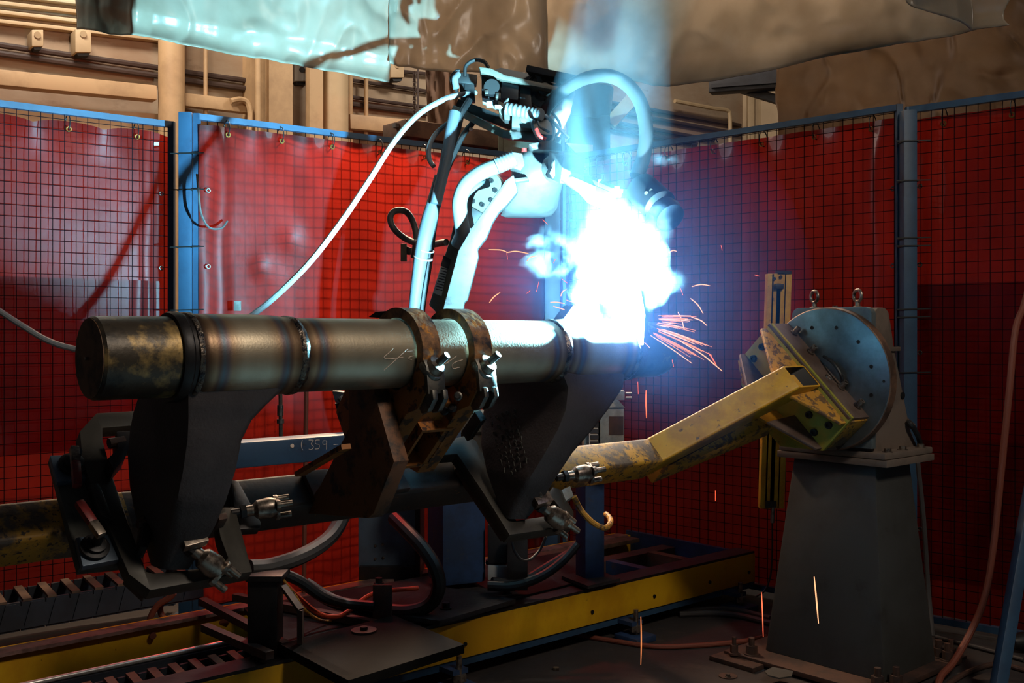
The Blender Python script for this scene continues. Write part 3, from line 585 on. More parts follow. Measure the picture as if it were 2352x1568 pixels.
# air line fitting and red pipes behind
tag(mb().cyl(P(644, 880, 4.6), P(645, 1010, 4.6), .009, n=10).cyl(P(644, 930, 4.6), P(644, 955, 4.6), .014, n=12).cyl(P(644, 962, 4.6), P(644, 972, 4.6), .016, n=12).build('air_fitting', m_chrome), 'slim chrome air fitting hanging behind the pipe above the blue rail', 'pipe fitting')
tag(mb().cyl(P(704, 880, 5.0), V((P(696, 0, 5).x, 5.0, .0)), .011, n=8).build('red_hose', m_rusthose), 'thin red air hose hanging behind the blue rail', 'hose')
tag(mb().tube([P(1800, 905, 4.3), P(1800, 905, 4.3)+V((0, 0, -.1))], .01, 6).build('stub_pin', m_zinc), 'short steel pin behind the yellow fixture arm', 'pin') if False else None
t = thing('tool_pouch', 'dark gun holder with a steel tipped lance behind the rusty gusset', 'holder', tuple(P(800, 985, 3.9)))
mb().prism([P(762, 897, 3.9), P(822, 903, 3.9), P(825, 930, 3.9), P(770, 925, 3.9)], V((0, .06, 0))).build('holder_body', m_dkcol, t, bevel=.006)
mb().prism([P(768, 925, 3.92), P(800, 930, 3.92), P(830, 985, 3.92), P(800, 1000, 3.92), P(782, 975, 3.92)], V((0, .05, 0))).build('holder_bag', m_black, t, bevel=.006)
mb().cyl(P(780, 912, 3.86), P(808, 946, 3.86), .012, n=10).build('lance', m_hose, t); mb().cyl(P(808, 946, 3.86), P(814, 953, 3.86), .01, n=10).build('lance_tip', m_chrome, t)
# ---------------------------------------------------------------- positioner (headstock)
t = thing('positioner', 'grey welding positioner headstock with round steel faceplate on a tapered pedestal', 'positioner', tuple(UV(.15, 0, 0)))
def rect(u0, u1, v0, v1, z): return [UV(u0, v0, z), UV(u1, v0, z), UV(u1, v1, z), UV(u0, v1, z)]
mb().loft([rect(-.078, .375, -.30, .293, .03), rect(.03, .33, -.2, .21, .925)]).build('pedestal', m_ped, t, bevel=.012)
bp_ = mb().bx(-.22, .50, -.36, .42, .012, .035).build('floor_plate', m_rust, t, bevel=.004)
mb().bx(-.30, -.05, .2, .44, 0, .022).build('floor_strip', m_rust, t, bevel=.003)
for u, v, r in [(-.17, .30, .02), (-.22, .36, .014), (-.13, -.30, .02), (.44, -.28, .022), (.42, -.33, .018), (-.06, -.345, .02)]:
    mb().hexb(UV(u, v, .03), Z, r*1.3, .045).cyl(UV(u, v, .06), UV(u, v, .11), r*.7, n=10).build('anchor_bolt', m_rust, t)
mb().bx(.0, .42, -.27, .28, .925, .955).build('top_plate', m_house, t, bevel=.004)
mb().bx(.0, .42, -.262, .27, .957, .985).build('housing_flange', m_house, t, bevel=.006)
prof = [(.035, .98), (.035, 1.56), (.045, 1.595), (.07, 1.612), (.13, 1.612), (.16, 1.595), (.18, 1.54), (.21, 1.43), (.33, 1.12), (.355, 1.06), (.385, 1.02), (.42, .98)]
mb().prism([UV(u, -.19, z) for u, z in prof], B*.38).build('gearbox_housing', m_house, t, bevel=.006)
fp = []
for cx_, cz_, a0 in [(-.165, 1.58, 180), (.165, 1.58, 90)]: 
    for k in range(7): an = math.radians(a0 - 90*k/6 if True else 0); fp.append((cx_+.035*math.cos(an), cz_+.035*math.sin(an)))
fp = fp + [(.2, 1.0), (-.2, 1.0)]
mb().prism([UV(.0, v, z) for v, z in fp], A*.035).build('housing_face', m_housef, t, bevel=.003)
mb().bx(.12, .25, -.2, -.19, 1.42, 1.44).build('cast_ledge', m_house, t, bevel=.003)
mb().cyl(UV(.28, -.188, 1.22), UV(.28, -.195, 1.22), .016, n=16).build('oil_plug', m_hole, t)
fpl = mb().lathe([(-.05, .312), (-.047, .316), (-.005, .318), (0, .314)], UV(0, 0, 1.297), A, 72).build('faceplate', m_rim, t, ang=30)
mb().lathe([(-.0515, .309), (-.050, .312)], UV(0, 0, 1.297), A, 72).build('faceplate_face', m_face, fpl)
for k in range(12):
    an = math.radians(15+30*k); mb().cyl(UV(-.0517, .235*math.cos(an), 1.297+.235*math.sin(an)), UV(-.053, .235*math.cos(an), 1.297+.235*math.sin(an)), .0085, n=14).build('bolt_hole', m_hole, fpl)
for an, r in [(200, .11), (215, .135), (170, .09), (335, .28), (300, .13), (180, .285)]:
    an = math.radians(an); mb().cyl(UV(-.0517, r*math.cos(an), 1.297+r*math.sin(an)), UV(-.053, r*math.cos(an), 1.297+r*math.sin(an)), .006, n=12).build('bolt_hole', m_hole, fpl)
for px_, u, v in [(1893, .06, .12), (1978, .09, -.08)]:
    c = UV(u, v, 1.612)
    e = mb().lathe([(0, .022), (.006, .022), (.01, .012), (.03, .010)], c, Z, 20); e.torus(c+Z*.055, (A*.9-B*.35).normalized(), .026, .0075, 28, 10)
    e.build('eye_bolt', m_zinc, t)
mb().hexb(UV(.07, .02, 1.612), Z, .012, .012).build('cover_bolt', m_zinc, t)
for u, v in [(.07, -.235), (.2, -.235), (.36, -.235)]: mb().hexb(UV(u, v, .985), Z, .016, .016).build('flange_bolt', m_zinc, t)
mb().tube([onV(2085, 968, -.2), onV(2092, 975, -.215), onV(2100, 985, -.22), onV(2110, 1005, -.22), onV(2116, 1030, -.2)], .012, 10).build('power_cable', m_black, t)
mb().tube([onV(2081, 966, -.19), onV(2098, 980, -.215)], .016, 12, 0, ribs=.008).build('cable_gland', m_zinc, t)
tag(mb().tube([onV(2108, 1062, -.05), onV(2122, 1200, -.05), onV(2132, 1350, -.05), onV(2142, 1460, -.1)], .012, 8).build('grey_conduit', m_hose), 'grey hose running down behind the positioner pedestal on its right', 'hose')
# ---------------------------------------------------------------- fixture bolted to the faceplate
t = thing('welding_fixture', 'yellow welding fixture beam with bent arm bolted to the positioner faceplate', 'fixture', tuple(UV(-1.6, .3, .9)))
ub = cu(onE2(1512, 1040, .37))
def sec(u0, b0, u1, b1, a0=-.05, a1=.072, r=.012):
    """rounded tube section between top point and bottom point in the (axis, e2) plane"""
    p0, p1 = FX(u0, 0, b0), FX(u1, 0, b1); d = (p1-p0); L = d.length; d.normalize(); out = []
    for (x, y, s) in ((a0+r, r, 180), (a1-r, r, 270), (a1-r, L-r, 0), (a0+r, L-r, 90)):
        for k in range(4):
            an = math.radians(s+90*k/3); out.append(p0+E1*(x+r*math.cos(an))+d*(y+r*math.sin(an)))
    return out
mb().loft([sec(-3.9, .37, -3.9, .485), sec(-3.05, .37, -3.05, .485)]).build('beam_end', m_yelworn, t, ang=40)
mb().loft([sec(-3.05, .37, -3.05, .485), sec(-1.56, .37, -1.56, .485)]).build('beam_middle', m_beamshade, t, ang=40, label='dark middle length of the beam, pipe shadow put into its colour')
mb().loft([sec(-1.56, .37, -1.56, .485), sec(ub, .37, ub-.05, .485)]).build('beam_end', m_yelworn, t, ang=40)
mb().loft([sec(ub, .37, ub-.05, .485), sec(-.36, -.04, -.2, -.04)], cap=False).build('arm_tube', m_yel, t, ang=40)
ii = lambda s: s
mb().loft([sec(-.352, -.038, -.208, -.038, -.042, .064, .009), sec(ub+.1, .33, ub+.09, .43, -.042, .064, .009)][::-1], cap=False).build('arm_tube_bore', m_hole, t)
rim = mb(); so = sec(-.36, -.04, -.2, -.04); si = sec(-.352, -.04, -.208, -.04, -.042, .064, .009)
rim.add(so+si, [(k, (k+1) % 16, (k+1) % 16+16, k+16) for k in range(16)]).build('tube_rim', m_yel, t)
ply = [(-.3, -.04), (.265, -.04), (.273, .15), (.12, .30), (-.04, .31), (-.215, .26), (-.3, .167)]
mb().prism([FX(-.2, a, b) for a, b in ply], A*.02).build('mounting_plate', m_yelgreen, t, bevel=.002)
mb().fx(-.2, -.035, -.305, .262, -.045, -.03).build('side_plate', m_brown, t, bevel=.002)
mb().fx(-.195, -.18, -.30, .265, -.05, -.028).build('plate_edge_weld', m_yelgreen, t)
mb().prism([FX(-.052, a, b) for a, b in [(-.3, -.03), (.26, -.03), (.27, .16), (-.3, .16)]], -A*.015).build('base_plate', m_darkst, t)
mb().fx(-.18, -.035, .255, .268, -.03, .14).build('end_plate', m_yelworn, t, bevel=.002)
for a0, a1, nm in ((-.30, -.05, 1), (.072, .262, 1)):
    far, near = (a0, a1) if a0 < 0 else (a1, a0)
    for b, mt in ((-.018, m_yelscuff), (.145, m_brown)):
        mb().prism([FX(-.2, far, b), FX(-.235, far, b), FX(-.37, near, b+.03), FX(-.2, near, b)], E2*.013).build('gusset', mt, t, bevel=.0015)
mb().prism([FX(-.2, .25, .155), FX(-.24, .25, .155), FX(-.42, -.03, .2), FX(-.2, .0, .2)], E2*.012).build('gusset', m_yel, t, bevel=.0015)
mb().prism([FX(-.2, -.29, .15), FX(-.23, -.29, .15), FX(-.24, -.2, .2), FX(-.2, -.2, .22)], E2*.03).build('gusset', m_yelscuff, t, bevel=.0015)
for a, b in [(-.255, .055), (-.25, .125), (.12, .09), (.215, .05), (.19, .125), (.13, .04)]:
    mb().lathe([(0, .017), (.012, .015), (.012, .008), (.006, .007)], FX(-.2, a, b), -A, 16).build('plate_bolt', m_hole, t)
for x, y in [(1832, 760), (1873, 803), (1940, 884), (1970, 928)]:
    c = onE2(x, y, -.06); a = (c-F0).dot(E1)
    mb().cyl(FX(-.075, a, -.047), FX(-.075, a, -.052), .019, n=18).lathe([(0, .013), (.03, .013), (.03, .007), (.02, .006)], FX(-.075, a, -.052), -E2, 18).build('cap_screw', m_zinc, t)
mb().torus(FX(-.1, .03, -.046), -E2, .014, .004, 18, 8).build('dowel_hole', m_zinc, t)
pts = [onU(1892, 818, -.06), onU(1912, 832, -.085), onU(1930, 858, -.09), onU(1936, 882, -.07)]
tag(mb().tube(pts, .007, 8).build('pneumatic_line', m_black), 'thin black line bowed out from the faceplate centre', 'hose')
# lower brace of the arm (second member behind it)
mb().loft([[FX(ub+.1, -.03, .50), FX(ub+.1, .05, .50), FX(ub+.1, .05, .56), FX(ub+.1, -.03, .56)], [FX(-.22, -.06, .2), FX(-.22, .05, .2), FX(-.22, .05, .31), FX(-.22, -.06, .31)]]).build('lower_brace', m_yelscuff, t, bevel=.004)
# orange clamp station
def poly_e1(pts, a, th, name, mat, par, bevel=.002): return mb().prism([hit(x, y, FX(0, a, 0), E1) for x, y in pts], -E1*th).build(name, mat, par, bevel=bevel)
cl = thing('pipe_clamp_station', 'chipped orange clamp station with two ring straps around the pipe', 'clamp', tuple(UV(-2.3, .1, .95)))
PC = UV(0, -.141, 1.443)
def ucen(u): return PC + A*u
for u0, u1 in ((-2.445, -2.385), (-2.265, -2.2)):
    s = [];  R0, R1 = .101, .129
    mb().loft([[ucen(u)+(-B*math.cos(an)+Z*math.sin(an))*r for u, r in ((u0, R0), (u0, R1), (u1, R1), (u1, R0))] for an in [math.radians(-62+ (250)*k/36) for k in range(37)]]).build('ring_strap', m_clampring, cl, bevel=0)
    # straight legs of the strap running down the e2 direction, front one and back one
    lug = FX(u0, .18, -.2)
    mb().prism([FX(u0, a, b) for a, b in [(.085, -.28), (.13, -.262), (.165, -.235), (.175, -.17), (.15, -.12), (.15, .16), (.10, .19), (-.10, .15), (-.14, -.12), (-.10, -.17), (.02, -.10), (.07, -.13), (.098, -.19)]], A*(u1-u0)).build('strap_leg', m_orange, cl, bevel=.004)
    for s_ in (0, 1):
        uu = u0+.006+s_*.036
        mb().prism([FX(uu, a, b) for a, b in [(.16, -.235), (.178, -.25), (.2, -.235), (.205, -.19), (.19, -.165), (.16, -.17)]], A*.018).build('hinge_lug', m_chrome, cl, bevel=.006)
    um = (u0+u1)/2
    c = FX(um, .115, -.262); d = (-B*.75+Z*.62+A*.25).normalized()
    sl = mb(); sl.lathe([(-.01, .036), (.0, .038), (.006, .036)], c, d, 24); sl.build('clamp_washer', m_chrome, cl)
    mb().lathe([(.006, .028), (.028, .027), (.03, .018)], c, d, 24).build('clamp_nut', m_zinc, cl)
    mb().cyl(c+d*.02, c+d*.066, .0105, n=16).build('clamp_bolt', m_chrome, cl)
    for s_ in (0, 1):
        q = hit(*((952, 862) if s_ else (975, 905)), FX(0, .13, 0), E1)
    mb().prism([FX(u0+.0, a, b) for a, b in [(.098, -.285), (.122, -.28), (.18, -.235), (.165, -.225), (.12, -.262), (.10, -.268)]], A*(u1-u0)).build('wear_strip', m_chrome, cl, bevel=.002)
# box between the strap legs with its open end
mb().prism([FX(u, .0, b) for u, b in [(-2.385, -.12), (-2.265, -.12), (-2.265, -.04), (-2.385, -.04)]], E1*.118).build('spacer_block', m_orange, cl, bevel=.004)
O = [(-2.352, -.045), (-2.238, -.045), (-2.238, .128), (-2.352, .128)]; I = [(-2.342, -.034), (-2.248, -.034), (-2.248, .117), (-2.342, .117)]
bt = mb(); bt.add([FX(u, .152, b) for u, b in O]+[FX(u, .152, b) for u, b in I]+[FX(u, -.05, b) for u, b in O]+[FX(u, -.05, b) for u, b in I],
    [(0,1,5,4), (1,2,6,5), (2,3,7,6), (3,0,4,7), (0,8,9,1), (1,9,10,2), (2,10,11,3), (3,11,8,0), (4,5,13,12), (5,6,14,13), (6,7,15,14), (7,4,12,15)])
bt.build('box_tube', m_orange, cl); mb().fx(-2.342, -2.248, -.05, -.03, -.034, .117).build('box_tube_floor', m_hole, cl)
for x, y in [(1053, 910), (1022, 944), (1040, 937)]: mb().lathe([(0, .013), (.012, .013), (.014, .009), (.03, .007)], onU(x, y, -2.275), -A*.6-B*.6+Z*.1, 12).build('hex_bolt', m_chrome if y == 910 else m_darkst, cl)
# gusset legs down to the beam
mb().prism([onU(x, y, -2.5) for x, y in [(800, 893), (858, 893), (905, 1060), (858, 1178), (845, 1190), (690, 1178), (735, 1115), (800, 985)]], A*.05).build('gusset_leg', m_gus, cl, bevel=.003)
mb().bar(onU(688, 1088, -2.62), onU(795, 1025, -2.62), .03, .014).build('gusset_rib', m_orange, cl)
mb().fx(-2.5, -2.15, -.04, .07, .35, .37).build('saddle_plate', m_rust, cl, bevel=.003)
for px_ in (870, 925):
    pass
tag(mb().prism([onU(x, y, -2.44) for x, y in [(845, 728), (862, 716), (905, 712), (905, 722), (868, 730)]], A*.02).build('strap_tab', m_darkst, bevel=.002), 'dark tab on the back of the left ring strap', 'tab')
# U frames that cradle the arms
def frame_e2(pts, b, th, name, mat, par, bevel=.003): return mb().prism([onE2(x, y, b) for x, y in pts], E2*th).build(name, mat, par, bevel=bevel)
fl = thing('cradle_frame', 'dark olive steel U shaped cradle frame under the left arm', 'frame', tuple(UV(-3, .1, .85)), 'cradle frames')
frame_e2([(312, 943), (222, 948), (183, 990), (190, 1060), (215, 1130), (262, 1240), (296, 1318), (345, 1355), (580, 1312), (566, 1262), (540, 1165), (510, 1165), (500, 1195), (506, 1232), (524, 1280), (506, 1300), (352, 1316), (336, 1312), (306, 1230), (262, 1105), (236, 1010), (236, 982), (312, 976)], .30, .042, 'frame_plate', m_olive, fl)
frame_e2([(206, 1110), (228, 1108), (262, 1195), (232, 1182)], .285, .02, 'stiffener', m_olive, fl)
frame_e2([(345, 1355), (300, 1318), (285, 1330), (330, 1372)], .345, .02, 'chamfer_plate', m_rust, fl)
for pts in [[(268, 990), (312, 988), (320, 1018), (300, 1020), (288, 1050), (262, 1080), (248, 1052), (270, 1030)], [(330, 1178), (352, 1176), (362, 1212), (352, 1218), (340, 1256), (322, 1256)]]:
    frame_e2(pts, .25, .05, 'stop_block', m_darkst, fl)
mb().cyl(onE2(250, 1018, .26), onE2(285, 1012, .26), .014, n=10).build('stop_screw', m_rust, fl); mb().cyl(onE2(316, 1203, .26), onE2(372, 1196, .26), .012, n=10).build('stop_screw', m_rust, fl)
frame_e2([(500, 1180), (520, 1176), (524, 1190), (504, 1194)], .26, .05, 'stop_block', m_rust, fl)
frame_e2([(530, 1100), (548, 1105), (600, 1200), (598, 1212), (545, 1215)], .34, .03, 'clamp_bracket', m_darkst, fl)
fr = thing('cradle_frame', 'dark olive steel U shaped cradle frame under the right arm with casting numbers', 'frame', tuple(UV(-1.8, .1, .85)), 'cradle frames')
frame_e2([(1000, 1016), (1070, 1000), (1093, 1011), (1140, 1100), (1186, 1195), (1285, 1180), (1292, 1172), (1262, 1135), (1270, 1118), (1290, 1124), (1318, 1175), (1318, 1207), (1171, 1228), (1110, 1130), (1050, 1042), (1000, 1046)], .30, .045, 'frame_plate', m_olive, fr)
frame_e2([(1171, 1228), (1160, 1232), (1050, 1070), (1052, 1042)], .345, .03, 'side_plate', m_rust, fr)
frame_e2([(1182, 1085), (1196, 1080), (1208, 1113), (1192, 1116)], .24, .04, 'stop_block', m_rust, fr)
frame_e2([(1090, 945), (1105, 942), (1118, 962), (1104, 968)], .1, .1, 'stop_block', m_olive, fr)
frame_e2([(1290, 1124), (1310, 1115), (1318, 1138), (1300, 1150)], .29, .03, 'clamp_bracket', m_galv, fr)
def screw_clamp(c, d, s, label, rodup=None):
    t = thing('screw_clamp', label, 'clamp', tuple(c), 'screw clamps on the cradle frames')
    d = d.normalized(); a = d.orthogonal().normalized(); b = d.cross(a)
    mb().lathe([(-.035*s, .014*s), (-.01*s, .016*s), (0, .026*s), (.035*s, .03*s), (.055*s, .024*s)], c, d, 20).build('barrel', m_zinc, t)
    mb().cyl(c-d*.07*s, c-d*.03*s, .012*s, n=12).build('threaded_rod', m_darkst, t)
    mb().cyl(c-d*.045*s, c-d*.03*s, .02*s, n=6).build('lock_nut', m_darkst, t)
    k_ = mb(); ring = []
    for k in range(24):
        an = 2*math.pi*k/24; r = s*(.030+.010*math.cos(3*an)); ring.append(c+d*.05*s+(a*math.cos(an)+b*math.sin(an))*r)
    k_.prism(ring, d*.012*s).build('lobed_plate', m_zinc, t, bevel=.002)
    for k in range(3):
        an = 2*math.pi*k/3; q = c+d*.06*s+(a*math.cos(an)+b*math.sin(an))*.028*s; mb().cyl(q, q+d*.035*s, .009*s, n=12).build('pin', m_zinc, t)
    if rodup is not None:
        e, f = rodup; mb().cyl(c-d*.03*s, e, .007, n=10).build('swing_rod', m_zinc, t)
        m = (c-d*.03*s).lerp(e, .42); mb().box(m, ((A+Z*.12), E1, E2), (.030*s, .018*s, .012*s)).build('rod_block', m_zinc, t, bevel=.002)
    return t
c = onE2(590, 1170, .29); screw_clamp(c, A*.95-B*.3+Z*.08, 1.0, 'lobed screw clamp pointing right on the left cradle frame')
c = onE2(466, 1280, .24); e = onE2(446, 1208, .16); screw_clamp(c, (c-e)*1.0+A*.06-B*.05, 1.05, 'lobed screw clamp hanging on the bottom rim of the left cradle frame', (e, 0))
c = onE2(1322, 1090, .27); screw_clamp(c, A*.95-B*.3+Z*.08, 1.1, 'lobed screw clamp in front of the yellow arm on the right cradle frame')
c = onE2(1264, 1178, .25); e = onE2(1238, 1122, .17); screw_clamp(c, (c-e)*1.0+A*.05-B*.05, 1.15, 'lobed screw clamp on the bottom rim of the right cradle frame', (e, 0))
# toggle clamp plate at far left
t = thing('toggle_clamp_plate', 'tall dark plate across the beam end carrying two red handled toggle clamps', 'clamp plate', tuple(UV(-3.2, .3, .9)))
frame_e2([(115, 1047), (205, 1047), (222, 1110), (300, 1292), (182, 1304)], .335, .03, 'back_plate', m_castside, t)
frame_e2([(115, 1045), (196, 1043), (206, 1098), (132, 1106)], .315, .02, 'pad', m_bluegrey, t)
frame_e2([(174, 1234), (262, 1224), (275, 1284), (190, 1300)], .315, .02, 'pad', m_bluegrey, t)
for (x, y), (hx, hy_), (tx, ty) in [((166, 1068), (171, 1036), (178, 1118)), ((217, 1258), (228, 1222), (180, 1152))]:
    c = onE2(x, y, .31)
    tc_ = mb().lathe([(0, .036), (.008, .036), (.01, .026), (.02, .026), (.022, .02)], c, -E2, 20).build('swivel_base', m_darkst, t)
    mb().cyl(c-E2*.02, c-E2*.06, .012, n=12).build('spindle', m_darkst, t)
    h0 = onE2(hx, hy_, .24); h1 = onE2(tx, ty, .24)
    mb().bar(h0+(h0-h1).normalized()*.012, h0.lerp(h1, .32), .022, .02, up=E2).build('handle_shank', m_zinc, t, bevel=.003)
    mb().bar(h0.lerp(h1, .3), h1, .024, .022, up=E2).build('red_grip', m_red, t, bevel=.008)
# ---------------------------------------------------------------- axle housing workpiece
t = thing('axle_housing', 'large welded steel axle housing with heat tinted rings spanning the picture', 'axle housing', tuple(UV(-2.3, -.14, .9)))
welds = [-3.06, -2.785, -1.855, -1.535]
def pipe(name, prof, mat, seg=72, par=t, wob=0):
    q = []
    for k in range(len(prof)-1):
        (u0, r0), (u1, r1) = prof[k], prof[k+1]; n = max(1, int(abs(u1-u0)/.012))
        for i in range(n): q.append((u0+(u1-u0)*i/n, r0+(r1-r0)*i/n))
    q.append(prof[-1]); m = mb(); m.lathe(q, PC, A, seg)
    if mat is m_heat: m.attr = [min(1, min(abs((v-PC).dot(A)-w) for w in welds)/.105) for v in m.v]
    if wob:
        for i, v in enumerate(m.v): u = (v-PC).dot(A); c = PC+A*u; m.v[i] = c+(v-c)*(1+wob*noise.noise(V((v.x*60, v.y*60, v.z*60))))
    return m.build(name, mat, par, ang=28)
pipe('end_cap', [(-3.285, .0), (-3.285, .092), (-3.278, .096), (-3.10, .097), (-3.09, .097)], m_cap)
mb().lathe([(-3.289, .02), (-3.287, .091), (-3.284, .091)], PC, A, 64).build('end_disc', m_capend, t)
mb().cyl(PC-A*3.288, PC-A*3.296, .004, n=8).build('centre_punch', m_zinc, t)
pipe('end_flange', [(-3.105, .09), (-3.105, .106), (-3.098, .109), (-3.083, .109), (-3.078, .104), (-3.068, .104)], m_darkst)
pipe('weld_bead', [(-3.072, .1), (-3.068, .107), (-3.062, .109), (-3.056, .108), (-3.052, .102)], m_bead, wob=.03)
pipe('hub_tube', [(-3.054, .1), (-3.045, .1045), (-2.90, .1045), (-2.84, .103), (-2.81, .100), (-2.79, .0985)], m_heat)
pipe('weld_bead', [(-2.80, .096), (-2.793, .1015), (-2.785, .103), (-2.777, .1005), (-2.77, .096)], m_bead, wob=.03)
pipe('centre_tube', [(-2.782, .0975), (-2.76, .0965), (-1.88, .0965), (-1.85, .0975)], m_heat)
pipe('weld_bead', [(-1.87, .096), (-1.863, .101), (-1.855, .1025), (-1.847, .101), (-1.84, .097)], m_bead, wob=.03)
pipe('hub_tube', [(-1.85, .0985), (-1.82, .101), (-1.78, .1045), (-1.56, .1045), (-1.54, .1)], m_heat)
pipe('weld_bead', [(-1.547, .1), (-1.541, .106), (-1.535, .107), (-1.528, .105), (-1.522, .1)], m_bead, wob=.03)
pipe('end_flange', [(-1.53, .1), (-1.525, .103), (-1.5, .103), (-1.495, .092)], m_cast)
pipe('end_cap', [(-1.497, .094), (-1.49, .0955), (-1.36, .0955), (-1.33, .088), (-1.325, .0)], m_cap)
def arm(levels, mat, name):
    """levels: (y, xL, xR, v front, depth)"""
    secs = []
    for y, xl, xr, vf, dp in levels:
        a, b = onV(xl, y, vf), onV(xr, y, vf); z = a.z; b = onZ(xr, y, 0) if False else b
        c, d = b+B*dp*.92, a+B*dp
        r = .16; s = []
        P4 = [a, b, c, d]
        for k in range(4):
            p, q, n = P4[k], P4[k-1], P4[(k+1) % 4]
            rr = .022; e0 = p+(q-p).normalized()*min(rr, (q-p).length*.4); e1 = p+(n-p).normalized()*min(rr, (n-p).length*.4)
            for f in (0, .5, 1): s.append(e0*(1-f)**2+p*2*f*(1-f)+e1*f*f)
        secs.append(s)
    m = mb(); out = []
    for k in range(len(secs)-1):
        for i in range(4): f = i/4; out.append([p.lerp(q, f) for p, q in zip(secs[k], secs[k+1])])
    out.append(secs[-1]); m.loft(out); return m.build(name, mat, t, ang=50)
arm([(815, 440, 650, -.205, .13), (860, 434, 668, -.215, .2), (900, 430, 650, -.205, .28), (930, 430, 618, -.2, .32), (965, 430, 585, -.19, .35), (1010, 428, 562, -.18, .37), (1080, 418, 548, -.16, .36), (1150, 404, 526, -.13, .31), (1210, 394, 500, -.08, .25), (1260, 384, 470, -.03, .17), (1308, 372, 440, .01, .09)], m_cast, 'left_arm')
arm([(800, 1275, 1435, -.2, .13), (850, 1290, 1440, -.215, .24), (890, 1305, 1436, -.21, .36), (940, 1300, 1402, -.2, .41), (985, 1282, 1368, -.18, .39), (1040, 1252, 1320, -.15, .33), (1100, 1215, 1280, -.1, .22), (1150, 1188, 1250, -.04, .12), (1192, 1172, 1215, .0, .06)], m_cast, 'right_arm')
# raised, unreadable casting marks on the far side face of the right arm
cm = mb(); ua_, ub_ = cu(onV(1300, 940, -.2)), cu(onV(1215, 1100, -.1))
for k in range(64):
    col_ = k % 5; row = k//5; x = 1128+col_*13+row*2.6+random.uniform(-3, 3); y = 962+row*10.5-col_*4+random.uniform(-3, 3)
    p = onU(x, y, ua_+(ub_-ua_)*(y-940)/160-.006)
    if random.random() < .55: cm.torus(p, -A, .006, .0016, 10, 5)
    else: cm.bar(p, p+Z*random.uniform(.006, .016)+B*.003, .003, .003)
cm.build('cast_marks', m_castside, t, label='raised unreadable casting marks')
# ear bracket on the right hub, then an added fin blocking arc light
mb().prism([onV(x, y, -.09) for x, y in [(1292, 735), (1318, 700), (1338, 712), (1372, 742), (1390, 770), (1292, 770)]], B*.05).build('hub_ear_and_arc_blocker', m_cast, t, bevel=.006)
fu = (V(P(1413, 727, 3.40))-F0).dot(A)
mb().prism([UV(fu+.075, v, z) for v, z in [(-.26, 1.46), (-.268, 1.56), (-.25, 1.64), (-.15, 1.66), (-.125, 1.62), (-.12, 1.46)]], A*.02).build('hub_ear_and_arc_blocker', m_cast, t, bevel=.004)  # added fin, shaped to keep arc light off the right side
# chalk writing on the pipe
def on_pipe(x, y, R=.0972):
    r = V(((x-CX)/FP, 1, -(y-HY)/FP)).normalized(); o = V((0, 0, CH))-PC
    r2 = r-A*r.dot(A); o2 = o-A*o.dot(A); a, b, c = r2.dot(r2), 2*o2.dot(r2), o2.dot(o2)-R*R
    return V((0, 0, CH))+r*((-b-math.sqrt(max(0, b*b-4*a*c)))/(2*a))
for st in [[(903, 800), (893, 810), (882, 820), (888, 824), (905, 823), (926, 820)], [(936, 801), (918, 818), (900, 834), (882, 850)], [(935, 807), (947, 806)], [(950, 817), (940, 820), (939, 824), (946, 826)],
           [(1031, 808), (1016, 820), (1006, 829), (1030, 834)], [(1049, 817), (1030, 831), (1008, 844)], [(1063, 826), (1045, 832), (1038, 840), (1042, 846), (1056, 843)]]:
    mb().tube([on_pipe(x, y) for x, y in st], .0009, 5, 4).build('chalk_mark', m_chalk, t, label='white chalk stroke')
# ---------------------------------------------------------------- welding robot
RY = 4.9
t = thing('welding_robot', 'grey articulated welding robot glaring white in the arc light, standing on the blue pedestal', 'robot', tuple(PT))
t['wloc'] = tuple(PT)
mb().lathe([(0, .2), (.04, .2), (.05, .17), (.2, .165), (.22, .2), (.3, .2)], PT, Z, 36).build('robot_base', m_robside, t)
sh_ = V((PT.x, PT.y, PT.z+.3)); mb().wb(sh_.x-.12, sh_.x+.12, sh_.y-.14, sh_.y+.14, sh_.z, sh_.z+.28).build('shoulder', m_robside, t, bevel=.02)
def pY(pts, Y, th, name, mat, bevel=.004, par=t, dY=0):
    return mb().prism([P(x, y, Y+(dY*(765-y)/400 if dY else 0)) for x, y in pts], V((0, th, 0))).build(name, mat, par, bevel=bevel)
# upper arm : lit broad face + darker side with warning label
ua = pY([(1012, 730), (1053, 575), (1085, 520), (1122, 470), (1160, 415), (1180, 400), (1190, 440), (1165, 470), (1146, 488), (1132, 510), (1118, 545), (1097, 572), (1099, 590), (1073, 690), (1066, 695), (1062, 735)], 4.66, .07, 'upper_arm', m_robarm, .01, dY=-.25)
mb().bar(P(1037, 722, 4.72), V((sh_.x, sh_.y-.16, sh_.z+.12)), .10, .08).build('upper_arm_root', m_robarm, t, bevel=.01)
sd = mb(); q = [(985, 700), (1034, 548), (1054, 574), (1012, 728)]
sd.prism([P(x, y, 4.78) for x, y in q], V((0, .06, 0))).build('upper_arm_side', m_robside, t, bevel=.004)
lb = pY([(994, 672), (1012, 612), (1030, 606), (1014, 680)], 4.776, .003, 'warning_label', m_label, 0)
pY([(1012, 610), (1019, 586), (1036, 596), (1030, 618)], 4.774, .003, 'warning_label', m_ink, 0)
for k in range(9): pY([(1000+k*.5+k*1.2, 664-k*6), (1016+k*1.5, 668-k*6), (1016.5+k*1.5, 666-k*6), (1000.5+k*1.7, 662-k*6)], 4.774, .0015, 'label_line', m_ink, 0, par=lb)
mb().lathe([(0, .035), (.02, .033)], P(1058, 576, 4.78), (0, -1, 0), 16).build('pivot_cap', m_robside, t)
pY([(1034, 548), (1046, 500), (1075, 470), (1110, 490), (1085, 530), (1054, 574)], 4.86, .1, 'upper_arm_back', m_black, .006)
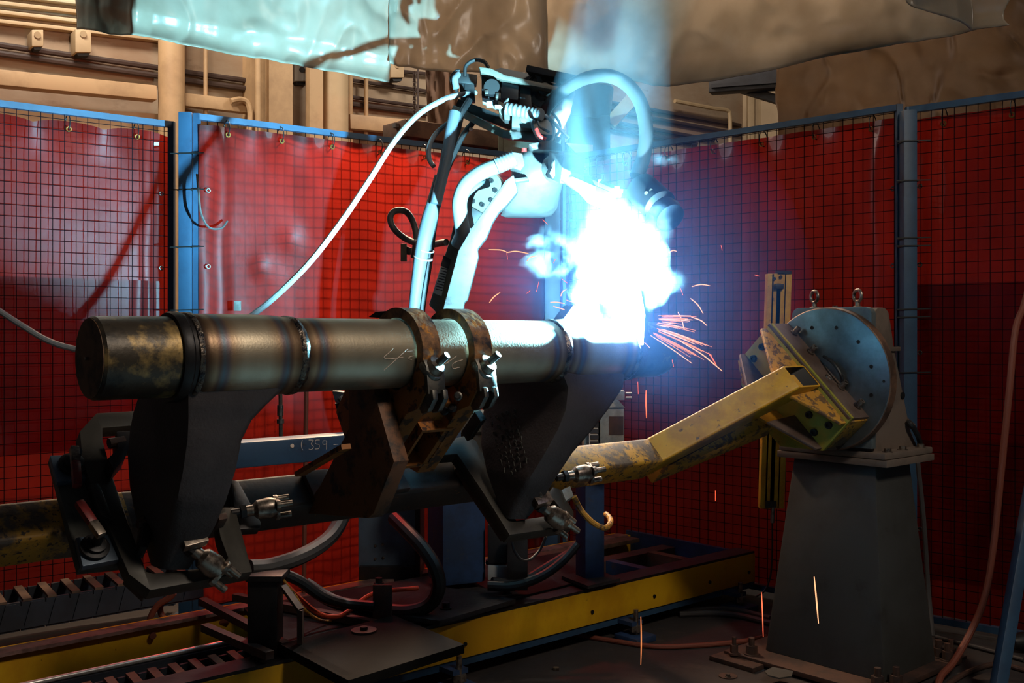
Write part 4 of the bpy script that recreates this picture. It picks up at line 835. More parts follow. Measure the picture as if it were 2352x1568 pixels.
# elbow disc with bolt circle
ed = mb().lathe([(0, .10), (.05, .10), (.06, .09)], P(1118, 442, 4.95), V((-.35, -1, 0)), 36).build('elbow_disc', m_robside, t)
for k in range(8):
    an = 2*math.pi*k/8; d = V((-.35, -1, 0)).normalized(); a = V((-d.y, d.x, 0)); c = P(1118, 442, 4.95)+d*.06+(a*math.cos(an)+Z*math.sin(an))*.065
    mb().lathe([(0, .012), (.008, .011), (.008, .006), (.004, .005)], c, d, 14).build('disc_bolt', m_black, ed)
# forearm casting (rounded cup) and shoulders
fo = mb(); secs = []
for y, xl, xr, Y0, dp in [(494, 1158, 1256, 4.88, .12), (488, 1150, 1270, 4.81, .2), (470, 1152, 1283, 4.73, .3), (440, 1160, 1290, 4.68, .36), (405, 1172, 1298, 4.63, .38), (385, 1174, 1300, 4.63, .38), (360, 1180, 1300, 4.63, .36), (343, 1196, 1296, 4.65, .3), (332, 1215, 1286, 4.69, .2)]:
    a, b = P(xl, y, Y0), P(xr, y, Y0); w = (b-a).length/2; c = (a+b)/2+V((0, dp/2, 0)); ring = []
    for k in range(24):
        an = 2*math.pi*k/24; cx_, cy_ = math.cos(an), math.sin(an); n4 = (abs(cx_)**3+abs(cy_)**3)**(-1/3); ring.append(c+V((cx_*w*n4, cy_*dp/2*n4, 0)))
    secs.append(ring)
fo.loft(secs).build('forearm_casting', m_rob, t, ang=50)
pY([(1172, 348), (1200, 352), (1206, 378), (1196, 392), (1172, 384)], 4.59, .12, 'cover_block', m_rob, .006)
pY([(1214, 330), (1262, 322), (1290, 330), (1292, 345), (1240, 344), (1222, 340)], 4.53, .2, 'top_cover', m_rob, .006)
mb().lathe([(0, .012), (.015, .011)], P(1204, 348, 4.6), Z, 12).build('status_lamp', m_redink, t, label='red status lamp')
pY([(1160, 412), (1210, 406), (1216, 414), (1165, 420)], 4.6, .05, 'flange_rib', m_rob, .004)
mb().lathe([(0, .06), (.05, .06), (.07, .045)], P(1272, 388, 4.45), V((.5, -1, 0)), 32).build('wrist_flange', m_rob, t)
mb().lathe([(0, .03), (.01, .028)], P(1281, 380, 4.32), V((.5, -1, 0)), 20).build('flange_hub', m_robside, t)
pY([(1262, 398), (1283, 350), (1298, 344), (1284, 392), (1270, 410)], 4.3, .02, 'fin_plate', m_rob, .002)
# forearm bars reaching towards the weld
def rail(p, q, w, h, name, mat, bevel=.004): return mb().bar(P(*p), P(*q), w, h).build(name, mat, t, bevel=bevel)
rail((1282, 378, 4.4), (1316, 392, 4.25), .10, .11, 'wrist_arm', m_rob)
rail((1310, 392, 4.3), (1419, 438, 3.95), .05, .018, 'torch_mount_rail', m_rob, .003)
rail((1313, 405, 4.28), (1415, 448, 3.96), .05, .02, 'torch_mount_rail', m_rob, .003)
for f in (0, .33, .66, 1):
    mb().bar(P(1312, 398, 4.27).lerp(P(1416, 443, 3.95), f)-Z*.012, P(1312, 398, 4.27).lerp(P(1416, 443, 3.95), f)+Z*.022, .05, .02).build('rail_spacer', m_robside, t)
pY([(1288, 410), (1316, 405), (1416, 448), (1412, 470), (1400, 484), (1352, 462), (1330, 438)], 4.05, .06, 'torch_bracket', m_rob, .005)
# wrist motor (dark cylinder) and torch
d = (P(1540, 500, 3.72)-P(1462, 425, 3.9)).normalized()
mb().lathe([(0, .045), (.01, .062), (.15, .064), (.165, .05)], P(1470, 430, 3.88), d, 36).build('wrist_motor', m_black, t)
mb().lathe([(0, .05), (.05, .058), (.1, .055), (.115, .03)], P(1508, 470, 3.8), d, 36).build('collision_sensor', m_dkcol, t)
mb().torus(P(1530, 492, 3.76), d, .05, .012, 30, 10).build('sensor_ring', m_robside, t)
for dx, dy in [(-8, -6), (3, -12), (12, 2)]: mb().lathe([(0, .007), (.01, .006)], P(1492+dx, 450+dy, 3.76), V((0, -1, .1)), 10).build('motor_screw', m_zinc, t)
mb().tube([P(1500, 480, 3.78), P(1490, 540, 3.7), P(1474, 600, 3.62), P(1452, 655, 3.55), P(1436, 690, 3.52)], lambda f: .024-.012*f, 16).build('torch_neck', m_chrome, t)
mb().lathe([(0, .014), (.05, .013), (.055, .010)], P(1446, 672, 3.535), P(1430, 712, 3.49)-P(1446, 672, 3.535), 20).build('gas_nozzle', m_zinc, t)
# wire feeder head
P_real = P
def P(x, y, Y): return P_real(x, y, Y+.1)
pY([(1150, 155), (1112, 168), (1108, 236), (1165, 262), (1182, 318), (1282, 320), (1310, 262), (1322, 205), (1300, 186)], 4.93, .03, 'feeder_back_plate', m_grey, .004)
pY([(1100, 153), (1128, 157), (1160, 172), (1300, 202), (1300, 212), (1150, 182), (1104, 166)], 4.72, .16, 'feeder_top_tray', m_robside, .004)
rail((1215, 164, 4.85), (1330, 188, 4.8), .14, .03, 'top_channel', m_black)
pY([(1106, 168), (1150, 176), (1150, 222), (1130, 228), (1106, 220)], 4.78, .12, 'feeder_motor_housing', m_black, .006)
pY([(1152, 178), (1192, 186), (1190, 230), (1150, 226)], 4.76, .12, 'drive_roll_housing', m_dkcol, .006)
pY([(1196, 188), (1218, 192), (1222, 250), (1192, 240)], 4.78, .1, 'black_cover', m_black, .006)
mb().lathe([(0, .036), (.02, .04), (.05, .036)], P(1130, 205, 4.74), V((0, -1, 0)), 24).build('drive_gear', m_black, t)
for x, y, w, h in [(1113, 206, 9, 10), (1138, 212, 12, 14), (1117, 232, 14, 12), (1136, 240, 20, 7)]: pY([(x, y), (x+w, y), (x+w, y+h), (x, y+h)], 4.68, .04, 'feeder_block', m_chrome if w < 13 else m_grey, .004)
pY([(1143, 230), (1156, 236), (1158, 272), (1146, 258)], 4.72, .1, 'side_bracket', m_robside, .003)
pY([(1157, 240), (1176, 246), (1175, 278), (1158, 274)], 4.66, .09, 'valve_block', m_rob, .005)
pY([(1176, 256), (1228, 266), (1226, 296), (1175, 292)], 4.62, .1, 'control_box', m_rob, .006)
pY([(1192, 262), (1206, 260), (1212, 274), (1208, 284), (1196, 280)], 4.612, .01, 'box_plaque', m_robside, .002)
hub_ = P(1250, 212, 4.86)
mb().lathe([(0, .05), (.03, .05), (.04, .035), (.07, .03)], hub_, V((0, -1, 0)), 24).build('spool_hub', m_rob, t)
for an in (.4, 2.0, 3.4, 4.9): mb().bar(hub_+V((0, -.03, 0)), hub_+V((math.cos(an)*.085, -.03, math.sin(an)*.085)), .02, .014, up=V((0, 1, 0))).build('spool_spoke', m_black if an > 3 else m_rob, t)
mb().torus(hub_+V((0, -.02, 0)), V((0, 1, 0)), .086, .008, 28, 8, .5, 4.8).build('spool_rim', m_black, t)
mb().tube([P(1166, 250, 4.6), P(1190, 254, 4.58), P(1225, 262, 4.56), P(1245, 264, 4.54)], .03, 14, 6, ribs=.010).build('corrugated_sleeve', m_cond, t)
mb().tube([P(1168, 226, 4.6), P(1162, 238, 4.6), P(1168, 250, 4.6)], lambda f: .004+.014*f, 10).build('sleeve_horn', m_rob, t)
# frame bars under the feeder
rail((1046, 252, 4.9), (1165, 312, 4.78), .07, .035, 'support_bar', m_robside)
rail((1162, 311, 4.78), (1282, 322, 4.66), .07, .035, 'support_bar', m_rob)
rail((1052, 240, 4.98), (1182, 290, 4.9), .05, .05, 'inner_bar', m_black)
for x, y in [(1112, 311), (1175, 302), (1176, 318)]: mb().lathe([(0, .01), (.012, .009)], P(x-30 if x < 1150 else x, y-14 if x < 1150 else y, 4.74), V((0, -1, 0)), 10).build('bar_bolt', m_zinc, t)
rail((1042, 180, 5.0), (1095, 186, 5.0), .06, .05, 'rear_beam', m_black)
rail((1062, 175, 5.0), (1066, 250, 5.0), .03, .03, 'rear_upright', m_black)
rail((1078, 188, 5.0), (1080, 236, 5.0), .05, .05, 'rear_motor', m_black)
P = P_real
# cables and hoses that ride on the robot
mb().tube([P(1250, 263, 4.9), P(1262, 240, 4.82), P(1300, 204, 4.65), P(1345, 180, 4.45), P(1395, 174, 4.2), P(1440, 194, 4.12), P(1472, 238, 4.05), P(1484, 300, 3.98), P(1478, 360, 3.93), P(1462, 405, 3.9)], .028, 16, 8).build('torch_hose', m_hose, t)
mb().tube([P(1178, 366, 4.5), P(1150, 378, 4.5), P(1105, 396, 4.52), P(1072, 422, 4.56), P(1056, 460, 4.6), P(1058, 500, 4.64), P(1062, 535, 4.68), P(1052, 562, 4.72)], .034, 16, 8).build('conduit_hose', m_cond, t)
mb().tube([P(1182, 364, 4.49), P(1162, 372, 4.49), P(1140, 381, 4.49)], .037, 16, 5, ribs=.007).build('conduit_end_ribs', m_cond, t)
mb().tube([P(1120, 420, 4.62), P(1092, 430, 4.66), P(1078, 452, 4.7), P(1074, 486, 4.74), P(1080, 520, 4.78)], .02, 12).build('inner_conduit', m_cond, t)
mb().tube([P(1045, 258, 4.88), P(1036, 300, 4.86), P(1026, 360, 4.84), P(1012, 420, 4.82), P(1000, 470, 4.8)], .028, 14).build('hose_bundle', m_wrap, t)
mb().tube([P(1012, 405, 4.84), P(1000, 455, 4.84), P(984, 510, 4.82), P(972, 560, 4.8), P(962, 620, 4.8), P(950, 720, 4.8), P(945, 850, 4.85), P(960, 1000, 5.0), P(980, 1150, 5.1)], lambda f: .030+.007*math.sin(f*6), 14).build('hose_bundle_lower', m_wrap, t)
mb().tube([P(1078, 230, 4.95), P(1060, 262, 4.9), P(1050, 300, 4.92), P(1024, 380, 4.9), P(1008, 450, 4.86), P(996, 520, 4.84), P(986, 600, 4.84), P(968, 720, 4.84), P(966, 850, 4.9), P(975, 1000, 5.0)], .016, 10).build('black_cable', m_black, t)
mb().tube([P(1086, 282, 4.98), P(1064, 310, 4.98), P(1040, 360, 4.95), P(1016, 420, 4.9), P(1004, 470, 4.88)], .014, 10).build('black_cable', m_black, t)
mb().tube([P(1030, 282, 4.95), P(1002, 306, 4.95), P(986, 335, 4.93), P(986, 365, 4.92), P(996, 382, 4.9)], .012, 10).build('loop_cable', m_cond, t)
mb().tube([P(1052, 170, 4.9), P(1045, 180, 4.88), P(1046, 192, 4.88), P(1048, 203, 4.88)], .016, 12).build('cable_elbow', m_cond, t)
mb().tube([P(1068, 176, 4.9), P(1070, 152, 4.9), P(1090, 138, 4.9), P(1112, 142, 4.9), P(1122, 156, 4.9)], .009, 10).build('top_loop_cable', m_black, t)
mb().tube([P(1050, 210, 4.9), P(1040, 196, 4.9), P(1036, 178, 4.9), P(1046, 164, 4.9), P(1056, 162, 4.9)], .007, 8).build('top_loop_cable', m_black, t)
for q, r, mm in [([(1226, 262), (1222, 285), (1232, 310), (1252, 326), (1268, 322), (1273, 300), (1266, 278), (1258, 268)], .007, m_white), ([(1232, 266), (1240, 290), (1262, 304)], .006, m_cond), ([(1268, 258), (1284, 280), (1286, 298), (1274, 316)], .006, m_cond), ([(1252, 264), (1280, 290), (1306, 318)], .009, m_white), ([(1230, 312), (1246, 326), (1268, 340)], .006, m_white)]:
    mb().tube([P(x, y, 4.72) for x, y in q], r, 8).build('signal_cable', mm, t)
mb().tube([P(1232, 296, 4.5), P(1240, 312, 4.49), P(1254, 320, 4.49)], .0085, 8).build('signal_cable_band', m_redink, t, label='red cable band')
for (x, y) in [(960, 596)]:
    mb().torus(P(972, 592, 4.8), V((.25, -.3, 1)), .042, .004, 20, 6).build('hose_strap', m_white, t)
    mb().torus(P(978, 574, 4.8), V((.25, -.3, 1)), .038, .003, 20, 6).build('hose_strap', m_white, t)
# free hoses / cables in the cell
HG = 'hoses and cables in the cell'
tag(mb().tube([P(1092, 212, 5.12), P(1040, 221, 5.0), P(1000, 238, 4.9), P(955, 268, 4.8), P(905, 325, 4.65), P(850, 410, 4.55), P(790, 500, 4.48), P(720, 592, 4.48), P(660, 655, 4.5), P(600, 708, 4.5), P(540, 748, 4.5), P(420, 810, 4.55), P(300, 825, 4.6), P(175, 802, 4.6), P(110, 782, 4.6), P(50, 747, 4.6), P(-10, 708, 4.6), P(-60, 670, 4.6)], .0135, 10, 8).build('wire_conduit', m_white), 'long white welding wire conduit bowing from the wire feeder down behind the pipe', 'hose', HG)
tag(mb().tube([P(1025, 556, 4.9), P(975, 562, 5.1), P(932, 548, 5.2), P(905, 525, 5.2), P(896, 500, 5.2), P(908, 484, 5.2), P(932, 486, 5.2), P(948, 508, 5.2), P(956, 545, 5.2), P(950, 590, 5.25)], .016, 12).build('looped_hose', m_hose), 'dusty grey hose loop left of the robot sleeve', 'hose', HG)
mbk = thing('hose_bracket', 'small grey bracket plate left of the robot hose sleeve', 'bracket', tuple(P(928, 600, 5.3)))
mb().prism([P(920, 560, 5.3), P(934, 560, 5.3), P(934, 600, 5.3), P(920, 600, 5.3)], V((0, .02, 0))).build('bracket_plate', m_robside, mbk, bevel=.003)
mb().prism([P(934, 566, 5.3), P(952, 570, 5.3), P(952, 584, 5.3), P(934, 584, 5.3)], V((0, .05, 0))).build('bracket_arm', m_darkst, mbk, bevel=.003)
def hose(pts, r, m, label, name='floor_hose', g_=HG): return tag(mb().tube(pts, r, 10, 8).build(name, m), label, 'hose', g_)
hose([P(905, 1190, 4.6), P(930, 1215, 4.5), P(968, 1255, 4.4), P(998, 1300, 4.35), P(1008, 1345, 4.35), P(990, 1385, 4.38), P(940, 1404, 4.4), P(860, 1398, 4.45), P(770, 1382, 4.5), P(700, 1340, 4.5)], .03, m_black, 'thick black hose looping down in front of the blue pedestal', 'looped_hose')
hose([P(575, 1304, 4.0), P(620, 1300, 4.05), P(680, 1282, 4.1), P(730, 1256, 4.2), P(765, 1225, 4.3), P(790, 1180, 4.4)], .032, m_hose, 'grey taped cable bundle rising to the right behind the left arm', 'cable_bundle')
hose([P(640, 1312, 4.1), P(690, 1335, 4.15), P(740, 1370, 4.2), P(790, 1385, 4.3), P(860, 1392, 4.3)], .022, m_black, 'black cable sagging below the taped bundle', 'black_cable')
hose([P(640, 1325, 4.15), P(690, 1375, 4.2), P(735, 1410, 4.25), P(775, 1415, 4.3), P(805, 1400, 4.35), P(860, 1362, 4.5), P(960, 1350, 4.6)], .010, m_orcable, 'bright orange cable sagging onto the deck', 'orange_cable')
hose([P(650, 1330, 4.1), P(680, 1370, 4.15), P(700, 1400, 4.2), P(740, 1425, 4.3), P(790, 1420, 4.4)], .006, m_yelscuff, 'thin yellow green cable beside the orange cable', 'thin_cable')
hose([onZ(352, 1460, .2), P(345, 1445, 4.6), P(345, 1420, 4.6), P(362, 1390, 4.6), P(390, 1372, 4.6), P(400, 1360, 4.6)], .014, m_rusthose, 'rust red hose standing up behind the left cradle frame', 'rust_hose')
hose([P(380, 1372, 4.7), P(368, 1395, 4.7), P(378, 1420, 4.7), P(420, 1434, 4.7), P(480, 1432, 4.7), P(525, 1425, 4.7)], .014, m_rusthose, 'rust red hose curving right along the rear track flange', 'rust_hose')
hose([P(1318, 1140, 3.8), P(1335, 1172, 3.82), P(1362, 1200, 3.85), P(1388, 1212, 3.9), P(1400, 1204, 4.0), P(1402, 1192, 4.1), P(1392, 1180, 4.2)], .011, m_yelscuff, 'thin dusty yellow hose looping below the yellow arm', 'thin_hose')
hose([P(1175, 1240, 4.3), P(1182, 1265, 4.3), P(1198, 1285, 4.3), P(1218, 1284, 4.35), P(1240, 1262, 4.4), P(1254, 1232, 4.4)], .006, m_hose, 'thin grey wire hanging under the right cradle frame', 'thin_cable')
hose([P(1120, 1345, 4.7), P(1180, 1345, 4.7), P(1240, 1325, 4.75), P(1290, 1290, 4.8), P(1325, 1250, 4.85)], .022, m_black, 'black cable arcing behind the flat support post', 'black_cable')
hose([P(1130, 1335, 4.75), P(1190, 1338, 4.8), P(1250, 1305, 4.85), P(1320, 1262, 4.9)], .02, m_black, 'second black cable arcing behind the flat support post', 'black_cable')
hose([onZ(x, y, .012) for x, y in [(1290, 1452), (1400, 1470), (1500, 1484), (1600, 1482), (1700, 1473), (1760, 1462)]], .012, m_rusthose, 'long rust red hose lying on the floor left of the pedestal')
hose([onZ(x, y, .015) for x, y in [(1540, 1405), (1640, 1398), (1700, 1403), (1770, 1420)]], .016, m_hose, 'dusty hose on the floor under the end of the track')
hose([onZ(x, y, .015) for x, y in [(1560, 1410), (1640, 1408), (1700, 1414), (1775, 1432)]], .016, m_hose, 'lower dusty hose on the floor under the end of the track')
hose([P(2440, 330, 4.85), P(2400, 500, 4.8), P(2372, 620, 4.75), P(2352, 700, 4.7), P(2332, 760, 4.65), P(2318, 900, 4.6), P(2300, 1080, 4.6), P(2282, 1250, 4.6), P(2262, 1370, 4.6), P(2230, 1450, 4.6), P(2190, 1520, 4.5), P(2160, 1555, 4.4), P(2150, 1600, 4.3)], .015, m_rusthose, 'long rust red hose hanging down the right curtain to the floor', 'hanging_hose')
hose([onZ(x, y, .012) for x, y in [(2150, 1462), (2200, 1475), (2260, 1490), (2352, 1515)]], .01, m_hose, 'thin cable on the floor below the right curtain')
hose([onZ(x, y, .012) for x, y in [(2150, 1590), (2220, 1545), (2290, 1525), (2360, 1540)]], .012, m_rust, 'dark hose on the floor behind the leaning brace')
t = thing('floor_anchor', 'bolt with square plate on the floor right of the pedestal', 'bolt', tuple(onZ(2184, 1505, 0)))
mb().box(onZ(2184, 1508, .006), (A, B, Z), (.05, .05, .006)).build('washer_plate', m_rust, t); mb().hexb(onZ(2184, 1508, .012), Z, .022, .04).cyl(onZ(2184, 1508, .012), onZ(2184, 1508, .012)+Z*.08, .012, n=10).build('anchor_nut', m_rust, t)
t = thing('floor_washer', 'rusty round washer with a bright nut lying on the floor left of the pedestal foot', 'washer', tuple(onZ(1672, 1553, 0)))
mb().lathe([(0, .04), (.004, .04)], onZ(1672, 1553, 0), Z, 28).build('disc', m_rust, t); mb().hexb(onZ(1672, 1553, .004), Z, .01, .012).build('nut', m_chrome, t)
tag(mb().lathe([(0, .014), (.012, .014)], onZ(1277, 1538, 0), Z, 20).build('floor_slug', m_zinc), 'small round metal slug on the dark floor', 'slug')
t = thing('floor_plate_scrap', 'bent thin scrap plate at the foot of the pedestal', 'plate', tuple(onZ(1790, 1545, .03)))
mb().prism([onZ(1756, 1540, .045), onZ(1775, 1531, .05), onZ(1822, 1540, .05), onZ(1818, 1552, .045), onZ(1790, 1556, .04), onZ(1765, 1550, .045)], Z*-.006).build('scrap', m_ped, t)
t = thing('dark_boot', 'dark round fitting on the floor at the far right edge', 'fitting', tuple(onZ(2345, 1480, 0)))
mb().lathe([(0, .03), (.05, .045), (.2, .05)], onZ(2325, 1475, .05), V((1, .2, 0)), 20).build('fitting_body', m_black, t)
# safety light curtain
t = thing('light_curtain', 'tall yellow safety light curtain post with black lens strip behind the faceplate', 'light curtain', tuple(P(1790, 1170, 5.4)))
Y = 5.4
tp = lambda y, dx=0: P(1790-(y-630)*.032+dx, y, Y)
zt, zb = P(0, 628, Y).z, P(0, 1168, Y).z
for dx0, dx1, nm in ((-27, -11, 'side_channel'), (12, 29, 'side_channel')):
    mb().prism([tp(628, dx0), tp(628, dx1), tp(1168, dx1), tp(1168, dx0)], V((0, .05, 0))).build(nm, m_yel, t, bevel=.003)
mb().prism([tp(628, -16), tp(628, 16), tp(1168, 16), tp(1168, -16)], V((0, .02, 0))+V((0, .03, 0))).build('back_channel', m_yel, t)
mb().prism([tp(650, -6), tp(650, 5), tp(1160, 5), tp(1160, -6)], V((0, .03, 0))).build('lens_strip', m_hole, t, bevel=.002)
mb().prism([tp(652, -11), tp(652, 9), tp(664, 9), tp(664, -11)], V((0, -.02, 0))).build('lens_clamp', m_black, t, bevel=.002)
for dy, dx in ((636, 3), (640, -12)): mb().cyl(tp(dy, dx), tp(dy, dx)-V((0, .008, 0)), .009, n=12).build('cap_bolt', m_black, t)
mb().prism([tp(622, -4), tp(622, 28), tp(630, 28), tp(630, -4)], V((0, .05, 0))).build('top_bracket', m_black, t)
mb().prism([tp(1150, -16), tp(1150, 8), tp(1164, 8), tp(1164, -16)], V((0, -.02, 0))).build('bottom_bracket', m_black, t)
mb().cyl(tp(1160, 2), tp(1200, 2), .011, n=12).build('cable_plug', m_zinc, t)
mb().tube([tp(1200, 2), tp(1260, 4), tp(1320, 2), tp(1355, -10), tp(1370, -30)], .005, 8).build('plug_cable', m_black, t)
# ---------------------------------------------------------------- arc, sparks, smoke
ARC = V(P(1413, 727, 3.40)); print('ARC uvz', (ARC-F0).dot(A), (ARC-F0).dot(B), ARC.z)
o = mb().lathe([(-.007, .001), (-.004, .005), (0, .007), (.004, .005), (.007, .001)], ARC, Z, 16).build('welding_arc', emi('arc_white', (.75, .93, 1), 900)); tag(o, 'blinding white welding arc at the torch tip on the right hub', 'arc')
m_spark = emi('spark_orange', (1, .26, .08), 1.3); m_spark2 = emi('spark_white_hot', (1, .42, .2), 1.6); m_sparkr = emi('spark_red', (1, .12, .05), 2.2)
SG = 'sparks thrown from the weld'
def spark(pts, Y, r=.0016, m=None, where='right of the arc'):
    if not isinstance(Y, (list, tuple)): Y = [Y]*len(pts)
    q = [P(x, y, d) for (x, y), d in zip(pts, Y)]
    o = mb().tube(q, lambda f: r*(.35+.65*math.sin(math.pi*min(1, .15+f*.75))), 6, 5).build('spark', m or m_spark)
    tag(o, 'thin glowing orange spark '+where, 'spark', SG)
for q, w in [([(1123, 573), (1150, 574), (1163, 578)], 'far left of the arc'), ([(1163, 580), (1185, 577), (1214, 582)], 'far left of the arc'), ([(1210, 600), (1218, 591), (1234, 587)], 'left of the arc'),
             ([(1124, 695), (1134, 682), (1149, 671)], 'far left of the arc'), ([(1288, 680), (1292, 670), (1301, 664)], 'left of the arc'), ([(1264, 694), (1280, 694), (1297, 697)], 'left of the arc'),
             ([(1271, 703), (1284, 707), (1297, 711)], 'left of the arc'), ([(1301, 689), (1316, 694)], 'left of the arc'), ([(1311, 674), (1326, 684), (1341, 694)], 'left of the arc'),
             ([(1322, 671), (1338, 682), (1350, 694)], 'left of the arc'), ([(1589, 658), (1610, 653), (1631, 656)], 'right of the smoke'), ([(1586, 685), (1603, 700), (1615, 720)], 'right of the smoke'),
             ([(1588, 728), (1610, 736), (1624, 748)], 'right of the smoke'), ([(1557, 716), (1566, 735), (1571, 755)], 'right of the smoke'), ([(1536, 580), (1546, 575), (1554, 577)], 'at the right rim of the smoke')]:
    spark(q, 3.42, .0019, m_spark2, w)
for q in [[(1164, 582), (1166, 596)], [(1232, 670), (1238, 646)], [(1209, 674), (1218, 667)], [(1290, 640), (1303, 650)], [(1271, 604), (1276, 595)], [(1246, 504), (1258, 515)], [(1656, 563), (1659, 575)], [(1733, 631), (1744, 634)], [(1562, 660), (1569, 678)], [(1553, 735), (1572, 733)]]:
    spark(q, 3.42, .0011, m_sparkr, 'faint and red, scattered round the arc')
for k in range(46):                                       # fan of spatter to the lower right
    a = random.choice((random.uniform(-4, 14), random.uniform(16, 36))); L0 = random.uniform(.0, .04); L1 = L0+random.uniform(.04, .15)
    if a > 18: L1 = L0+random.uniform(.07, .24)
    r0 = 85+L0*450; r1 = 85+L1*560; an = math.radians(a); sx, sy = 1425, 728
    p = [(sx+math.cos(an)*r, sy+math.sin(an)*r*.85+((r-85)**2)*.00045) for r in (r0, (r0+r1)/2, r1)]
    spark(p, [3.44, 3.42, 3.40], random.uniform(.0009, .0018), random.choice((m_spark, m_spark2, m_spark)), 'fanning out low right of the arc')
for q, m_ in [([(1560, 782), (1610, 812), (1640, 836), (1659, 852)], m_spark2), ([(1480, 786), (1493, 799)], m_spark2), ([(1627, 810), (1637, 824), (1645, 838)], m_sparkr)]: spark(q, 3.4, .0019, m_, 'longest of the low right fan')
for q, Y, m_, r, w in [([(1484, 896), (1484, 925), (1485, 960)], 3.4, m_sparkr, .0022, 'falling below the right end of the pipe'), ([(1472, 1416), (1473, 1470), (1472, 1526)], 3.6, m_spark, .0020, 'falling in front of the yellow track beam'),
                    ([(1870, 1324), (1875, 1375), (1880, 1431)], 3.6, m_spark2, .0026, 'falling in front of the grey pedestal'), ([(1749, 1360), (1751, 1400), (1753, 1462)], 3.8, m_sparkr, .0018, 'falling at the left edge of the pedestal'),
                    ([(1465, 876), (1466, 905)], 3.4, m_sparkr, .001, 'faint below the pipe end'), ([(1544, 826), (1547, 842)], 3.4, m_sparkr, .0014, 'short red below the pipe end'), ([(1643, 1126), (1643, 1150)], 3.8, m_sparkr, .001, 'faint in front of the right curtain')]:
    spark(q, Y, r, m_, w)
def smoke_mat(name, dens, sc, lo, hi, colr=(.8, .9, 1), aniso=.0, zst=.5, seed=0, power=1.0):
    m, t, out = nt(name); N = t.nodes; L = t.links
    vs = N.new('ShaderNodeVolumePrincipled'); vs.inputs['Color'].default_value = (*colr, 1); vs.inputs['Anisotropy'].default_value = aniso
    tc = N.new('ShaderNodeTexCoord'); mp = N.new('ShaderNodeMapping'); mp.inputs['Location'].default_value = (seed, seed*.7, 0); mp.inputs['Scale'].default_value = (1, 1, zst); L.new(tc.outputs['Object'], mp.inputs[0])
    n = N.new('ShaderNodeTexNoise'); n.inputs['Scale'].default_value = sc; n.inputs['Detail'].default_value = 4; n.inputs['Distortion'].default_value = .6; L.new(mp.outputs[0], n.inputs[0])
    r = N.new('ShaderNodeMapRange'); r.inputs[1].default_value = lo; r.inputs[2].default_value = hi; L.new(n.outputs[0], r.inputs[0])
    # fade towards the skin of the puff
    ge = N.new('ShaderNodeTexCoord'); sb = N.new('ShaderNodeVectorMath'); sb.operation = 'SUBTRACT'; sb.inputs[1].default_value = (.5, .5, .5); L.new(ge.outputs['Generated'], sb.inputs[0])
    ln = N.new('ShaderNodeVectorMath'); ln.operation = 'LENGTH'; L.new(sb.outputs[0], ln.inputs[0])
    fd = N.new('ShaderNodeMapRange'); fd.inputs[1].default_value = .5; fd.inputs[2].default_value = .22; L.new(ln.outputs['Value'], fd.inputs[0])
    mu = N.new('ShaderNodeMath'); mu.operation = 'MULTIPLY'; L.new(r.outputs[0], mu.inputs[0]); L.new(fd.outputs[0], mu.inputs[1])
    m2 = N.new('ShaderNodeMath'); m2.operation = 'MULTIPLY'; L.new(mu.outputs[0], m2.inputs[0]); m2.inputs[1].default_value = dens; L.new(m2.outputs[0], vs.inputs['Density'])
    L.new(vs.outputs[0], out.inputs['Volume']); return m
def blob(c, rx, ry, rz, name, mat, label, jit=.18, seed=0, lean=(0, 0)):
    m = mb(); n1, n2 = 28, 18; secs = []
    for j in range(1, n2):
        ph = math.pi*j/n2; ring = []
        for i in range(n1):
            th = 2*math.pi*i/n1; d = V((math.sin(ph)*math.cos(th), math.sin(ph)*math.sin(th), -math.cos(ph)))
            k = 1+jit*noise.noise(d*2.3+V((seed, 0, 0)))*2; z = d.z*rz*k; ring.append(V(c)+V((d.x*rx*k+lean[0]*z, d.y*ry*k+lean[1]*z, z)))
        secs.append(ring)
    m.loft(secs); return tag(m.build(name, mat, ang=80), label, 'smoke', None, 'stuff')
sm1 = smoke_mat('dense_fume', 2.4, 11, .48, .60, seed=1)
sm2 = smoke_mat('thin_fume', .7, 4.5, .40, .68, colr=(.55, .8, 1), zst=.3, seed=3)
blob(P(1428, 612, 3.5), .19, .15, .21, 'smoke_cloud', sm1, 'dense brilliant white fume cloud billowing above the arc', .32, 2)
blob(P(1405, 270, 3.9), .23, .16, .80, 'smoke_plume', sm2, 'thin blue smoke plume rising in front of the tarps', .16, 5, (.1, .12))
sm3 = smoke_mat('wispy_fume', .8, 16, .5, .6, colr=(.7, .88, 1), zst=.8, seed=8)
blob(P(1262, 585, 3.5), .10, .06, .085, 'smoke_wisp', sm3, 'thin smoke wisp curling out left of the bright cloud', .3, 12)
blob(P(1528, 366, 3.7), .05, .05, .03, 'smoke_wisp', sm3, 'small detached smoke puff right of the torch hose', .3, 15)
hz = smoke_mat('weld_haze', .008, 2, .0, .5, colr=(.3, .45, 1))
blob(ARC+V((.06, .1, .1)), .62, .5, .62, 'smoke_haze', hz, 'faint blue haze glowing round the welding arc', .05, 9)
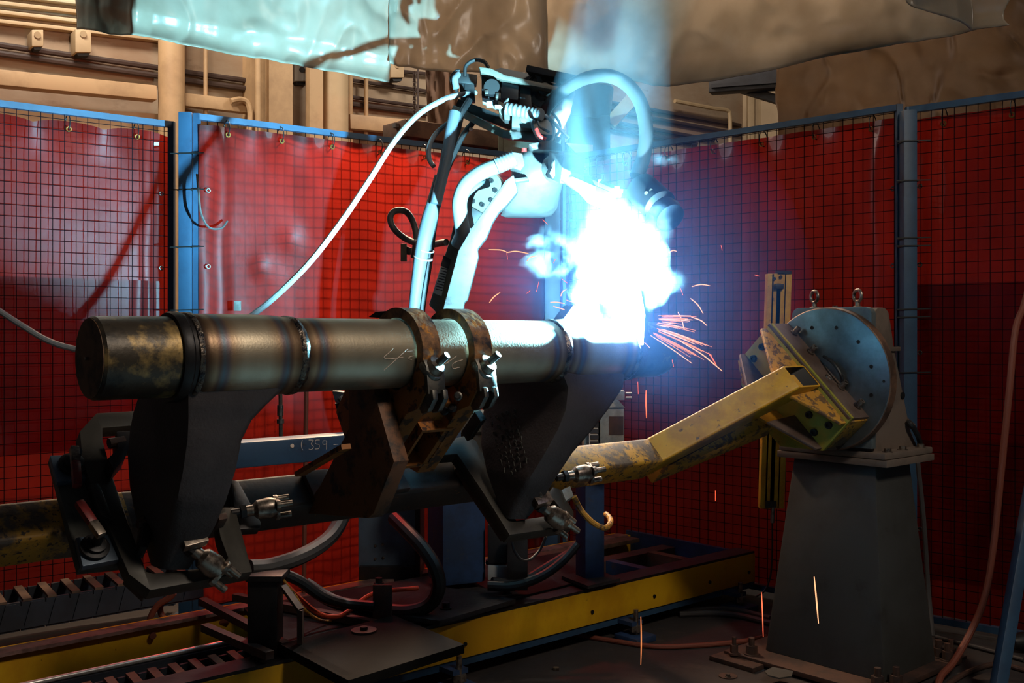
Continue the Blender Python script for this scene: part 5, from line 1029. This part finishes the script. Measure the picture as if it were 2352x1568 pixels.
# ---------------------------------------------------------------- lights
def light(kind, name, loc, energy, colr, size=None, rot=None, size_y=None):
    l = bpy.data.lights.new(name, kind); l.energy = energy; l.color = colr; o = bpy.data.objects.new(name, l); COL.objects.link(o); o.location = loc
    if kind == 'AREA':
        l.shape = 'RECTANGLE'; l.size = size; l.size_y = size_y or size
        d = (V(rot)-V(loc)); o.rotation_euler = d.to_track_quat('-Z', 'Y').to_euler()
    elif size: l.shadow_soft_size = size
    return o
ARC_E = 2700
light('POINT', 'arc_light', ARC, ARC_E, (.30, .79, 1.0), .02)
for x in (-3.6, 1.2):
    light('AREA', 'aisle_and_fill_lamp', (x, 9.0+x*.3, 6.2), 125, (1, .93, .83), 1.6, (x-.2, 12.5, 2.5), .5)
for q in ((-2.6, 7.6, 4.6), (.2, 8.6, 4.6), (2.6, 7.4, 4.6)):  # unseen fill lights added to brighten the low wall and curtain backs
    light('AREA', 'aisle_and_fill_lamp', q, 12 if q[0] > 2 else 22, (1, .76, .56), .5, (q[0]*.8, 9.6, .6), .5)
    light('AREA', 'aisle_and_fill_lamp', (q[0], q[1], 4.8), 7 if q[0] > 2 else 20, (1, .66, .45), .35, (q[0]*.75, 6.0, 1.2), .35)
for q, e, a in (((2.2, 7.0, 4.6), 230, (1.4, 5.2, 3.9)), ((.5, 8.0, 4.6), 130, (.2, 5.8, 3.7)), ((-2.8, 7.0, 4.8), 14, (-2.2, 5.2, 3.9))):  # unseen fill lights added behind the tarps to brighten them
    light('AREA', 'hood_back_fill', q, e*.6, (1, .86, .72), .5, a, .5).data.spread = 1.05
light('AREA', 'aisle_and_fill_lamp', (-1.1, 8.0, 4.7), 48, (1, .66, .40), .4, (-.75, 6.1, 2.5), .4).data.spread = .95  # unseen backlight added to make the middle curtain glow
light('AREA', 'shop_lamp', (2.4, .6, 4.7), 95, (1, .86, .70), .7, (.1, 3.0, 1.2), .7)
w = bpy.data.worlds.new('world'); SC.world = w; w.use_nodes = True
w.node_tree.nodes['Background'].inputs[0].default_value = (.85, .8, .85, 1); w.node_tree.nodes['Background'].inputs[1].default_value = .026
SC.view_settings.view_transform = 'Standard'; SC.view_settings.look = 'None'; SC.view_settings.exposure = 0; SC.view_settings.gamma = 1; SC.view_settings.use_curve_mapping = False
cy = SC.cycles; cy.max_bounces = 6; cy.diffuse_bounces = 2; cy.glossy_bounces = 3; cy.transmission_bounces = 3; cy.transparent_max_bounces = 10; cy.volume_bounces = 0
cy.volume_step_rate = 3; cy.volume_max_steps = 28; cy.use_adaptive_sampling = True; cy.adaptive_threshold = .04; cy.adaptive_min_samples = 16; cy.use_denoising = True; cy.sample_clamp_indirect = 6; cy.caustics_reflective = False; cy.caustics_refractive = False
